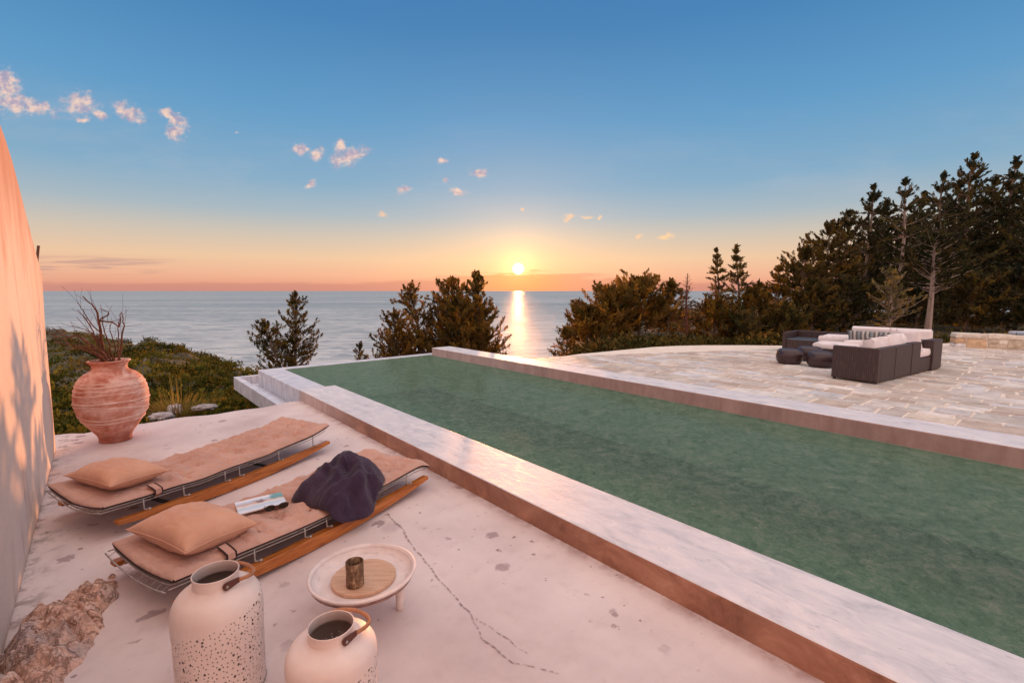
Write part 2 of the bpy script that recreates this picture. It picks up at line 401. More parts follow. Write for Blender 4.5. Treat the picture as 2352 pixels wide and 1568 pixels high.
def fabric(name, c1, c2, wr=.5, sc_=1.):
    def f(t, b):
        o = t.objc(); n = t.noise(o, 3.2*sc_, 4, .6); w = t.noise(t.scale(o, (1, 3, 1)), 5*sc_, 5, .6, .8)
        th = t.noise(o, 320, 1)
        t.set(b.inputs['Base Color'], t.mix(t.map(th, .35, .65, 0, .25), t.ramp(n, [(.3, s2l(c1)), (.7, s2l(c2))]), s2l(tuple(v*.8 for v in c1))))
        b.inputs['Roughness'].default_value = .95; b.inputs['Specular IOR Level'].default_value = .1
        b.inputs['Sheen Weight'].default_value = .15
        t.set(b.inputs['Normal'], t.bump(t.m('ADD', w, t.m('MULTIPLY', th, .06)), wr, .02))
    return material(name, f)
M_canvas = fabric('sand_canvas', (190, 146, 128), (212, 170, 152), .9)
M_pillow = fabric('peach_linen', (206, 152, 124), (222, 172, 144), .4)
M_piping = fabric('dark_brown_piping', (46, 30, 30), (62, 42, 40), .2)
M_towel = fabric('plum_terry', (50, 37, 54), (74, 58, 78), .8, 2.)
M_cush = fabric('pale_pink_cushion', (228, 214, 212), (238, 226, 224), .3)
def f_metal(t, b):
    n = t.noise(t.objc(), 30, 3)
    t.set(b.inputs['Base Color'], t.ramp(n, [(.3, s2l((150, 140, 134))), (.7, s2l((190, 180, 172)))])); b.inputs['Roughness'].default_value = .4; b.inputs['Metallic'].default_value = .35
M_metal = material('galvanised_wire', f_metal)
def plain(name, c, r=.5, metal=0., nz=.12):
    def f(t, b):
        n = t.noise(t.objc(), 12, 4, .6); lo = tuple(v*(1-nz) for v in s2l(c)); hi = tuple(min(1, v*(1+nz)) for v in s2l(c))
        t.set(b.inputs['Base Color'], t.ramp(n, [(.3, lo), (.7, hi)])); t.set(b.inputs['Roughness'], t.map(n, .3, .7, max(.05, r-.08), min(1, r+.08)))
        b.inputs['Metallic'].default_value = metal
    return material(name, f)
M_black = plain('black_steel', (34, 30, 32), .5)
M_lens = plain('dark_lens', (34, 40, 34), .08)
M_tortoise = plain('tortoise_acetate', (66, 42, 34), .25)
M_leather = plain('brown_leather', (92, 50, 40), .55)
M_rope = plain('jute_rope', (170, 116, 84), .9, 0, .3)
M_glass = plain('dark_glass_top', (96, 112, 128), .1)
M_rust = plain('rusty_rod', (96, 62, 48), .8)
M_glassin = plain('dark_smoke_glass', (74, 60, 64), .25)
def f_pouf(t, b):
    n = t.noise(t.scale(t.objc(), (1, 1, 6)), 6, 4, .6)
    t.set(b.inputs['Base Color'], t.ramp(n, [(.3, s2l((46, 30, 32))), (.7, s2l((66, 44, 44)))])); b.inputs['Roughness'].default_value = .32
M_pouf = material('dark_lacquered_wood', f_pouf)
def f_wicker(t, b):
    o = t.objc(); s_ = t.sep(o)
    a = t.m('ABSOLUTE', t.m('SINE', t.m('MULTIPLY', t.m('ADD', s_[0], s_[1]), 125.)))
    z = t.m('ABSOLUTE', t.m('SINE', t.m('MULTIPLY', s_[2], 200.)))
    h = t.m('ADD', t.m('MULTIPLY', a, .8), t.m('MULTIPLY', z, .35)); n = t.noise(t.scale(o, (30, 30, 3)), 2, 3)
    c = t.mix(t.map(h, .3, 1., 0, 1), s2l((28, 18, 19)), s2l((66, 45, 43))); c = t.mix(t.map(n, .5, .7, 0, .4), c, s2l((106, 78, 70)))
    t.set(b.inputs['Base Color'], c); b.inputs['Roughness'].default_value = .5
    t.set(b.inputs['Normal'], t.bump(h, .6, .006))
M_wicker = material('dark_wicker', f_wicker)
def f_stripe(t, b):
    o = t.objc(); x = t.m('ADD', t.sep(o)[0], t.m('MULTIPLY', t.noise(o, 5, 2), .02))
    w = t.m('FRACT', t.m('MULTIPLY', x, 13.)); w2 = t.m('FRACT', t.m('MULTIPLY', x, 5.1))
    c = t.mix(t.map(w, .45, .55, 0, 1), s2l((178, 170, 164)), s2l((98, 96, 96))); c = t.mix(t.map(w2, .6, .66, 0, .6), c, s2l((92, 108, 112)))
    t.set(b.inputs['Base Color'], c); b.inputs['Roughness'].default_value = .95
M_stripe = material('grey_striped_fabric', f_stripe)
def f_stripe2(t, b):
    o = t.objc(); w = t.m('FRACT', t.m('MULTIPLY', t.sep(o)[1], 16.))
    t.set(b.inputs['Base Color'], t.mix(t.map(w, .45, .55, 0, 1), s2l((214, 206, 206)), s2l((128, 142, 158)))); b.inputs['Roughness'].default_value = .95
M_stripe2 = material('blue_striped_fabric', f_stripe2)
def f_lantern(t, b, inner=False):
    o = t.objc(); s_ = t.sep(o)
    an = t.m('ARCTAN2', s_[1], s_[0])
    vec = t.n('ShaderNodeCombineXYZ'); t.set(vec.inputs[0], t.m('MULTIPLY', an, .205)); t.set(vec.inputs[1], s_[2])
    v = t.n('ShaderNodeTexVoronoi', voronoi_dimensions='2D', i_Vector=vec.outputs[0], i_Scale=48., i_Randomness=.78)
    cell = t.sep(v.outputs['Color'])
    rad = t.m('ADD', .135, t.m('MULTIPLY', t.map(cell[0], .84, .88), .13))
    hole = t.map(v.outputs['Distance'], rad, t.m('ADD', rad, .03), 1, 0)
    att = t.n('ShaderNodeAttribute', attribute_type='OBJECT', attribute_name='hole_top')
    att2 = t.n('ShaderNodeAttribute', attribute_type='OBJECT', attribute_name='hole_tilt')
    lim = t.m('ADD', att.outputs['Fac'], t.m('MULTIPLY', t.m('SINE', t.m('SUBTRACT', an, -.9)), att2.outputs['Fac']))
    hole = t.m('MULTIPLY', hole, t.m('LESS_THAN', s_[2], lim))
    n = t.noise(o, 6, 4, .6); n2 = t.noise(o, 60, 3)
    t.set(b.inputs['Base Color'], t.ramp(n, [(.3, s2l((222, 200, 190))), (.7, s2l((234, 216, 206)))] if not inner else [(.3, s2l((176, 156, 148))), (.7, s2l((196, 178, 170)))])); b.inputs['Roughness'].default_value = .5
    t.set(b.inputs['Normal'], t.bump(n2, .06, .003))
    tr = t.n('ShaderNodeBsdfTransparent'); ms = t.n('ShaderNodeMixShader'); t.set(ms.inputs[0], hole); t.set(ms.inputs[1], b); t.set(ms.inputs[2], tr)
    t.L.new(ms.outputs[0], t.N['Material Output'].inputs[0])
M_lantern = material('perforated_white_metal', f_lantern)
M_lantern_in = material('dark_lantern_inside', lambda t, b: f_lantern(t, b, True))
def f_tray(t, b):
    o = t.objc(); s_ = t.sep(o); n = t.noise(o, 9, 6, .7); n2 = t.noise(t.scale(o, (1, 1, 5)), 14, 5, .7)
    c = t.ramp(n, [(.3, s2l((206, 188, 182))), (.7, s2l((232, 218, 212)))])
    r = t.m('SQRT', t.m('ADD', t.m('MULTIPLY', s_[0], s_[0]), t.m('MULTIPLY', s_[1], s_[1])))
    c = t.mix(t.m('MULTIPLY', t.m('MULTIPLY', t.map(r, .225, .24), t.map(s_[2], .035, .015)), t.map(n2, .5, .62, 0, .7)), c, s2l((96, 66, 56)))
    nz = t.sep(t.N.new('ShaderNodeNewGeometry').outputs['Normal'])[2]
    under = t.m('MULTIPLY', t.map(r, .262, .268), t.map(s_[2], .055, .05))
    c = t.mix(under, c, t.ramp(n2, [(.35, s2l((112, 78, 70))), (.65, s2l((176, 144, 134)))]))
    t.set(b.inputs['Base Color'], c); b.inputs['Roughness'].default_value = .7
    t.set(b.inputs['Normal'], t.bump(n2, .3, .004))
M_tray = material('whitewashed_wood', f_tray)
def f_board(t, b):
    o = t.objc(); g = t.noise(t.scale(o, (2, 14, 2)), 3, 5, .65, .5)
    t.set(b.inputs['Base Color'], t.ramp(g, [(.3, s2l((186, 142, 110))), (.7, s2l((216, 178, 148)))])); b.inputs['Roughness'].default_value = .6
M_board = material('pale_beech', f_board)
def f_cup(t, b):
    o = t.objc(); g = t.noise(t.scale(o, (1, 1, .25)), 60, 5, .7); g2 = t.noise(o, 40, 4, .7)
    t.set(b.inputs['Base Color'], t.ramp(t.m('MULTIPLY', t.m('ADD', g, g2), .5), [(.38, s2l((70, 48, 36))), (.52, s2l((126, 96, 70))), (.64, s2l((190, 164, 132)))])); b.inputs['Roughness'].default_value = .75
    t.set(b.inputs['Normal'], t.bump(g, .8, .006))
M_cup = material('bark_cup', f_cup)
def f_cover(t, b):
    o = t.objc(); w = t.vm('ADD', o, t.vm('SCALE', t.vm('SUBTRACT', t.noise(o, 14, 3, .6, out=1), (.5, .5, .5)).outputs[0]).outputs[0])
    w.inputs[1].links[0].from_node.inputs[3].default_value = .09
    x, y, z = t.sep(w.outputs[0])
    c = t.ramp(t.map(y, -.11, .11, 0, 1, False), [(.0, s2l((236, 238, 242))), (.3, s2l((196, 212, 226))), (.42, s2l((232, 226, 220))), (.6, s2l((214, 172, 142))), (.72, s2l((188, 200, 214))), (.9, s2l((238, 238, 240)))])
    bl = t.m('MULTIPLY', t.map(x, .06, .09), t.map(y, .0, .04)); c = t.mix(t.m('MULTIPLY', bl, .85), c, s2l((84, 152, 148)))
    dk = t.m('MULTIPLY', t.map(t.m('ABSOLUTE', t.m('ADD', x, .0)), .035, .02), t.map(t.m('ABSOLUTE', t.m('SUBTRACT', y, .03)), .03, .015)); c = t.mix(t.m('MULTIPLY', dk, .8), c, s2l((128, 84, 70)))
    t.set(b.inputs['Base Color'], c); b.inputs['Roughness'].default_value = .3
M_cover = material('printed_cover', f_cover)
M_paper = plain('paper_pages', (226, 218, 212), .8)
def f_crack(t, b):
    n = t.noise(t.pos(), 22, 4, .7)
    t.set(b.inputs['Base Color'], t.ramp(n, [(.3, s2l((136, 114, 112))), (.7, s2l((172, 150, 147)))])); b.inputs['Roughness'].default_value = .8
    tr = t.n('ShaderNodeBsdfTransparent'); ms = t.n('ShaderNodeMixShader'); t.set(ms.inputs[0], t.map(t.noise(t.pos(), 30, 4, .7), .40, .60, .85, 0)); t.set(ms.inputs[1], tr); t.set(ms.inputs[2], b)
    t.L.new(ms.outputs[0], t.N['Material Output'].inputs[0])
M_crack = material('crack_filler', f_crack)

# ------------------------------------------------------------------ camera, sun, sky
cam = bpy.data.cameras.new('camera'); cam.lens = 36*FPX/2352; cam.sensor_width = 36; cam.clip_end = 250000; cam.clip_start = .05
co = bpy.data.objects.new('camera', cam); link(co); co.location = (0, 0, EYE); co.rotation_euler = (math.pi/2-PITCH, 0, 0); sc.camera = co
SUN_AZ, SUN_EL = R(.73), R(2.6)
sd = Vector((math.sin(SUN_AZ)*math.cos(SUN_EL), math.cos(SUN_AZ)*math.cos(SUN_EL), math.sin(SUN_EL)))
sun = bpy.data.lights.new('sun', 'SUN'); sun.energy = 5.; sun.color = (1., .40, .145); sun.angle = R(.5)
so = bpy.data.objects.new('sun', sun); link(so); so.location = (0, 30, 20); so.rotation_euler = (-sd).to_track_quat('-Z', 'Y').to_euler()

wd = bpy.data.worlds.new('World'); sc.world = wd; wd.use_nodes = True
t = NT(wd.node_tree); t.N.clear()
g = t.n('ShaderNodeTexCoord').outputs['Generated']
dv = t.vm('NORMALIZE', g).outputs[0]; dx, dy, dz = t.sep(dv)
RAMP = [(0., (214, 150, 136)), (.012, (226, 158, 134)), (.030, (236, 178, 148)), (.062, (234, 196, 162)), (.105, (204, 192, 178)),
        (.145, (166, 182, 192)), (.20, (130, 170, 198)), (.315, (95, 154, 198)), (.45, (69, 130, 183)), (.56, (60, 119, 176)), (.66, (110, 130, 170)), (1., (150, 140, 160))]
base = t.ramp(dz, [(p, s2l(c)) for p, c in RAMP])
# sky behind and overhead, unseen: brightened as fill light, pink opposite the sun
high = t.map(dz, .56, .80); back = t.map(dy, .25, -.35)
REAR = t.ramp(dz, [(0., (.60, .42, .40)), (.12, (.95, .66, .60)), (.4, (1.0, .80, .74)), (1., (.95, .82, .80))])
lit = t.m('MAXIMUM', high, back)
vm_ = t.vm('SCALE', REAR); vm_.inputs[3].default_value = 1.42
skyc = t.mix(lit, base, vm_.outputs[0])
# warm glow round the sun
dt = t.vm('DOT_PRODUCT', dv, tuple(sd)).outputs['Value']
ang = t.m('MULTIPLY', t.m('ARCCOSINE', t.m('MINIMUM', dt, 1.)), 180/math.pi)
def glow(c, deg, amp):
    e = t.m('MULTIPLY', t.m('EXPONENT', t.m('DIVIDE', ang, -deg)), amp)
    v = t.vm('SCALE', c); v.inputs[0].default_value = c; t.set(v.inputs[3], e); return v.outputs[0]
elong = t.m('POWER', t.m('MAXIMUM', t.m('SUBTRACT', 1., t.m('MULTIPLY', dz, 5.)), 0.), 1.)
sky1 = t.vm('ADD', skyc, glow((1., .42, .10), 5.5, .36)).outputs[0]
sky1 = t.vm('ADD', sky1, glow((1., .62, .16), 1.5, 1.15)).outputs[0]
disc = t.map(ang, .12, .80, 5., 0)
v = t.vm('SCALE', (1, .93, .72)); t.set(v.inputs[3], disc); v.inputs[0].default_value = (1, .93, .72)
# cloud puffs: soft ellipses broken up by turbulence, in azimuth / elevation tangents round the sun's bearing
yy = t.m('MAXIMUM', dy, .05); uu = t.m('DIVIDE', dx, yy); ww = t.m('DIVIDE', dz, yy)
cv = t.n('ShaderNodeCombineXYZ'); t.set(cv.inputs[0], uu); t.set(cv.inputs[1], ww)
wn = t.noise(cv.outputs[0], 26, 4, .6, out=1)
wv = t.vm('SCALE', t.vm('SUBTRACT', wn, (.5, .5, .5)).outputs[0]); wv.inputs[3].default_value = .028
cvw = t.vm('ADD', cv.outputs[0], wv.outputs[0]).outputs[0]
PUFF = [(12,195,30,32,0),(28,232,40,26,.3),(85,246,44,16,.25),(182,237,34,26,0),(228,262,26,10,.5),(190,278,14,7,0),(296,257,34,18,.5),(398,272,36,11,.35),(404,304,22,17,0),(380,258,20,8,.4),
        (690,341,14,11,0),(727,352,18,15,0),(800,360,42,18,-.35),(782,336,12,14,0),(1018,371,11,7,0),(1100,398,23,10,.1),(1053,443,18,11,.2),(1020,414,10,6,0),(1200,481,5,5,0),
        (1308,498,18,6,0),(1348,499,14,4,0),(1380,500,6,5,0),(1530,543,20,6,-.1),(1470,544,7,4,0),(545,305,7,3,0),(925,437,18,8,-.4),(878,492,14,6,.3),(710,424,16,5,-.3)]
acc = None
for (px, py, rx, ry, rot) in PUFF:
    d = ray(px, py); cu, cw = d.x/d.y, d.z/d.y
    k = FPX*1.02
    mp = t.n('ShaderNodeMapping', vector_type='TEXTURE'); t.set(mp.inputs[0], cvw)
    mp.inputs[1].default_value = (cu, cw, 0); mp.inputs[2].default_value = (0, 0, -rot); mp.inputs[3].default_value = (rx/k*1.4, ry/k*1.4, 1)
    dd = t.vm('DOT_PRODUCT', mp.outputs[0], mp.outputs[0]).outputs['Value']
    gss = t.map(t.m('SQRT', dd), 1.25, 0., 0, 1, False)
    acc = gss if acc is None else t.m('MAXIMUM', acc, gss)
fb = t.noise(t.scale(cv.outputs[0], (1, 1.5, 1)), 46, 6, .62)
dens = t.map(t.m('ADD', acc, t.m('MULTIPLY', t.m('SUBTRACT', fb, .5), 1.5)), .30, .84)
dn2 = t.map(t.m('ADD', acc, t.m('MULTIPLY', t.m('SUBTRACT', fb, .5), 1.9)), .12, .8)
dens = t.m('ADD', t.m('MULTIPLY', dens, .68), t.m('MULTIPLY', dn2, .3))
dens = t.m('MULTIPLY', dens, t.map(acc, .02, .25)); dens = t.m('MULTIPLY', dens, t.map(dy, .1, .3))
shade = t.noise(cv.outputs[0], 60, 4, .6)
ccol = t.mix(t.map(shade, .36, .64), s2l((176, 160, 182)), s2l((250, 212, 190)))
ccol = t.mix(t.map(ww, .22, .12), ccol, s2l((250, 206, 160)))
sky2 = t.mix(t.m('MULTIPLY', dens, .92), sky1, ccol)
# low bank of mauve cloud on the horizon and thin streaks to the left
bn = t.noise(t.scale(cv.outputs[0], (3.2, 30, 1)), 2.2, 5, .6)
edge = t.m('ADD', .010, t.m('MULTIPLY', bn, t.map(t.m('ABSOLUTE', t.m('SUBTRACT', uu, .03)), .04, .36, .058, .016)))
bank = t.m('MULTIPLY', t.map(t.m('SUBTRACT', edge, ww), -.002, .006), .62); bank = t.m('MULTIPLY', bank, t.map(dy, .3, .6))
sky2 = t.mix(bank, sky2, t.mix(t.map(ang, 9., 1.), s2l((196, 134, 124)), s2l((228, 128, 84))))
st = t.noise(t.scale(cv.outputs[0], (1.2, 26, 1), loc=(.3, .2, 0)), 3.6, 5, .6)
sk = t.m('MULTIPLY', t.map(st, .46, .60), t.m('MULTIPLY', t.map(uu, -.66, -.8), t.m('MULTIPLY', t.map(ww, .028, .042), t.map(ww, .078, .060))))
sky2 = t.mix(t.m('MULTIPLY', sk, .6), sky2, s2l((178, 140, 140)))
veil = t.m('MULTIPLY', t.map(t.noise(t.scale(cv.outputs[0], (1, 3.4, 1), (0, 0, -.2)), 2.6, 5, .6), .46, .75), t.m('MULTIPLY', t.map(dz, .1, .16), t.map(dz, .36, .2)))
sky2 = t.mix(t.m('MULTIPLY', veil, .22), sky2, s2l((190, 190, 200)))
sky3 = t.vm('ADD', sky2, v.outputs[0]).outputs[0]
bg = t.n('ShaderNodeBackground', i_Strength=1.); t.set(bg.inputs[0], sky3)
ns = t.n('ShaderNodeTexSky', sky_type='NISHITA', sun_disc=False, sun_elevation=SUN_EL, sun_rotation=SUN_AZ)
bg2 = t.n('ShaderNodeBackground', i_Strength=.008); t.set(bg2.inputs[0], ns.outputs[0])
ad = t.n('ShaderNodeAddShader'); t.set(ad.inputs[0], bg); t.set(ad.inputs[1], bg2)
wo = t.n('ShaderNodeOutputWorld'); t.L.new(ad.outputs[0], wo.inputs[0])
sc.view_settings.view_transform = 'Standard'; sc.view_settings.look = 'None'; sc.view_settings.exposure = 0; sc.view_settings.gamma = 1
sc.cycles.max_bounces = 6; sc.cycles.transparent_max_bounces = 12; sc.cycles.use_denoising = True
sc.cycles.sample_clamp_indirect = 6

# ------------------------------------------------------------------ ground
SEA = -42.
CREST = [(-60,762),(60,762),(105,764),(150,756),(200,768),(290,785),(420,800),(530,842),(590,872),(650,904),(720,930)]
CA = []
for (x, y) in CREST:
    d = ray(x, y); CA.append((math.atan2(d.x, d.y), -d.z/math.hypot(d.x, d.y)))
ca = np.array([c[0] for c in CA]); ct = np.array([c[1] for c in CA])
crR = np.interp(ca, [ca[0], ca[3], ca[7], ca[9]], [150, 135, 75, 45])
def sstep(x, a, b): u = np.clip((x-a)/(b-a), 0, 1); return u*u*(3-2*u)
def fbm(X, Y, s, oct=4, seed=0.):
    out = np.zeros_like(X); amp = 1.; fr = 1./s; rs = np.random.RandomState(int(seed*10)+3)
    for o in range(oct):
        for k in range(4):
            a = rs.rand()*2*math.pi; ph = rs.rand()*6.28; f = fr*(.7+.6*rs.rand())
            out += amp*.5*np.sin(6.28*f*(X*math.cos(a)+Y*math.sin(a))+ph+1.3*np.sin(6.28*f*.6*(X*math.sin(a)-Y*math.cos(a))+ph*2))
        amp *= .5; fr *= 2.1
    return out
def ground_z(X, Y):
    X = np.asarray(X, dtype=float); Y = np.asarray(Y, dtype=float)
    r = np.hypot(X, Y)+1e-6; az = np.arctan2(X, Y)
    # headland on the left
    tc = np.interp(az, ca, ct); Rc = np.interp(az, ca, crR)
    u = np.clip(np.log(np.maximum(r, 8.5)/8.5)/np.log(Rc/8.5), 0, 1)
    tn = .262+(tc-.262)*u**.9
    zl = EYE-np.minimum(r, Rc)*tn - np.maximum(r-Rc, 0)*.9
    zl = zl+fbm(X, Y, 9, 4, 1.)*np.clip(r/60, .04, .55)*np.where(r < Rc, 1, .6)
    # steep slope below the infinity edge
    zm = np.interp(r, [0, 11, 18, 40, 160, 400], [-1.2, -1.2, -3.0, -9, -46, -60])
    # wooded shelf on the right, level with the stone terrace
    zr = np.interp(r, [0, 14, 40, 70, 200, 400], [.12, .12, .3, -1, -46, -60])+fbm(X, Y, 6, 3, 2.)*.06*sstep(r, 14, 20)
    wl = 1-sstep(az, R(-27.5), R(-21)); wr = sstep(az, R(2.), R(10.))
    z = wl*zl+(1-wl)*((1-wr)*zm+wr*zr)
    rear = sstep(np.abs(az), R(58), R(72)); z = (1-rear)*z+rear*np.where(r < 60, -.4, -.4-(r-60)*.4)
    z = np.maximum(z, SEA-12)
    l = X*LX+Y*LY; n = X*NX+Y*NY
    ins = sstep(-n, -7.4, -7.0)*sstep(-l, -11.6, -10.9)*sstep(n, -1.6, -1.1)          # pool and terrace block
    lowl = sstep(l, 8.05, 8.3)*sstep(-n, -2.0, -1.7)
    tgt = np.where(lowl > .5, z, np.minimum(z, -1.3))
    stone = sstep(n, 6.9, 7.3)*sstep(-l, -8.2, -7.7)*(r < 19.)
    z = np.where(ins > .5, tgt, z)
    z = np.where((stone > .5) & (ins < .5), np.minimum(z, .12), z)
    return z
azs = np.concatenate([np.radians(np.arange(-180, -56, 6)), np.radians(np.arange(-56, 62, .6)), np.radians(np.arange(62, 181, 6))])
rs_ = np.concatenate([np.linspace(1, 8, 8), np.geomspace(8.3, 420, 150)])
AZ, RR_ = np.meshgrid(azs, rs_, indexing='ij')
GX, GY = RR_*np.sin(AZ), RR_*np.cos(AZ); GZ = ground_z(GX, GY)
na, nr = GX.shape; idx = np.arange(na*nr).reshape(na, nr)
Fq = np.stack([idx[:-1, :-1], idx[:-1, 1:], idx[1:, 1:], idx[1:, :-1]], -1).reshape(-1, 4)
go = fast_mesh('ground', np.stack([GX, GY, GZ], -1).reshape(-1, 3), Fq[:, ::-1], M_ground, smooth=True); tag(go, kind='structure')
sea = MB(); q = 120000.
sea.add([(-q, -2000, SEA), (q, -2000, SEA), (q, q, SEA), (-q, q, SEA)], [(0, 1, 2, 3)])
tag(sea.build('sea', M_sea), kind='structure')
def gz(x, y): return float(ground_z(np.array([x]), np.array([y]))[0])

# ------------------------------------------------------------------ foliage helpers
def leaf_quads(C, D, ln, wd_, up=None):
    C = np.asarray(C); D = np.asarray(D); n = len(C)
    D = D/(np.linalg.norm(D, axis=1, keepdims=True)+1e-9)
    rnd = RNG.normal(size=(n, 3)); S = np.cross(D, rnd); S /= (np.linalg.norm(S, axis=1, keepdims=True)+1e-9)
    ln = np.broadcast_to(np.asarray(ln), (n,))[:, None]; wd_ = np.broadcast_to(np.asarray(wd_), (n,))[:, None]
    V = np.empty((n, 4, 3)); V[:, 0] = C-D*ln*.5; V[:, 1] = C+S*wd_*.5+D*ln*.08; V[:, 2] = C+D*ln*.5; V[:, 3] = C-S*wd_*.5+D*ln*.08
    return V.reshape(-1, 3), np.arange(n*4).reshape(n, 4)
def shrub_stuff(name, pts, rads, mat, label, nleaf=60, tones=None):
    Cs = []; Ds = []; Ls = []; T = []
    for (p, r) in zip(pts, rads):
        n = int(nleaf)
        d = RNG.normal(size=(n, 3)); d[:, 2] = np.abs(d[:, 2])*.8; d /= np.linalg.norm(d, axis=1, keepdims=True)
        rr = r*(.55+.5*RNG.random(n))*(1+.25*np.sin(d[:, 0]*5+d[:, 1]*7+p[0]))
        c = np.array(p)+d*rr[:, None]*np.array([1, 1, .72])
        Cs.append(c); dd = d+RNG.normal(size=(n, 3))*.5; dd[:, 2] += .4; Ds.append(dd); Ls.append(np.full(n, r*.24)*(.6+.8*RNG.random(n)))
        tn = np.array(tones[RNG.integers(len(tones))])*(.75+.5*RNG.random()); T.append(np.repeat((tn*(.8+.4*RNG.random((n, 1))))[:, None, :].reshape(n, 3), 4, 0))
    V, Fq = leaf_quads(np.concatenate(Cs), np.concatenate(Ds), np.concatenate(Ls), np.concatenate(Ls)*.55)
    o = fast_mesh(name, V, Fq, mat, col=np.concatenate(T)); return tag(o, label, name.replace('_', ' '), kind='stuff')
TONES = [(.8, .78, .7), (.45, .5, .4), (1.15, .95, .55), (.3, .32, .28), (1.0, .7, .45), (.6, .7, .55), (1.3, 1.1, .7), (.38, .36, .3)]
pts = []; rads = []
k = 0
while k < 3400:
    a = R(random.uniform(-50, -17)); rmax = float(np.interp(a, ca, crR)); r = math.exp(random.uniform(math.log(8.6), math.log(rmax*1.02)))
    x, y = r*math.sin(a), r*math.cos(a); l, n = x*LX+y*LY, x*NX+y*NY
    if l < 8.45 and n < 2.6: continue
    if n > 1.4 and l < 12.5: continue
    k += 1
    if fbm(np.array([x]), np.array([y]), 7, 2, 5.)[0] > .75: continue
    s = random.uniform(.5, 1.2)*min(1.0, .16+r*.020)
    if r > 60: s *= 1.25
    pts.append((x, y, gz(x, y)-s*.2)); rads.append(s)
shrub_stuff('maquis_scrub', pts, rads, M_maquis, 'olive and brown scrub covering the headland below the terrace', 110, TONES)
pts = []; rads = []
for k in range(420):
    a = R(random.uniform(-20, 60)); r = random.uniform(13.5, 36); x, y = r*math.sin(a), r*math.cos(a)
    l, n = toLN(Vector((x, y, 0)))
    if math.degrees(a) < 4 and r < 15: continue
    if n > 7 and (l < 8 - max(0, n-9)*.42 ) and r < 22: continue
    s = random.uniform(.35, .8); pts.append((x, y, gz(x, y)-.15)); rads.append(s)
shrub_stuff('undergrowth', pts, rads, M_leaf_dark, 'dark brushwood growing under the trees behind the stone terrace', 90, TONES)

EDGE = [(7.2, 9.9), (7.04, 11.0), (6.75, 11.8), (6.34, 12.45), (5.6, 13.3), (4.9, 13.95), (3.9, 15.2), (3.1, 16.3), (2.5, 17.3), (1.9, 18.6), (0, 19.8), (-2, 20)]
pts = []; rads = []
for k in range(330):
    f = random.random()*(len(EDGE)-1); i = int(f); f -= i; l = EDGE[i][0]+(EDGE[i+1][0]-EDGE[i][0])*f; n = EDGE[i][1]+(EDGE[i+1][1]-EDGE[i][1])*f
    dl, dn = EDGE[i+1][1]-EDGE[i][1], EDGE[i][0]-EDGE[i+1][0]; m = math.hypot(dl, dn); o_ = random.uniform(.28, 1.9)
    p = W(l+dl/m*o_, n+dn/m*o_); s = random.uniform(.18, .42)*(1 if o_ < .6 else 1.5); pts.append((p.x, p.y, gz(p.x, p.y)-.05)); rads.append(s)
shrub_stuff('edge_brush', pts, rads, M_leaf_dark, 'low brown brush crowding the curved far edge of the stone terrace', 80, TONES)
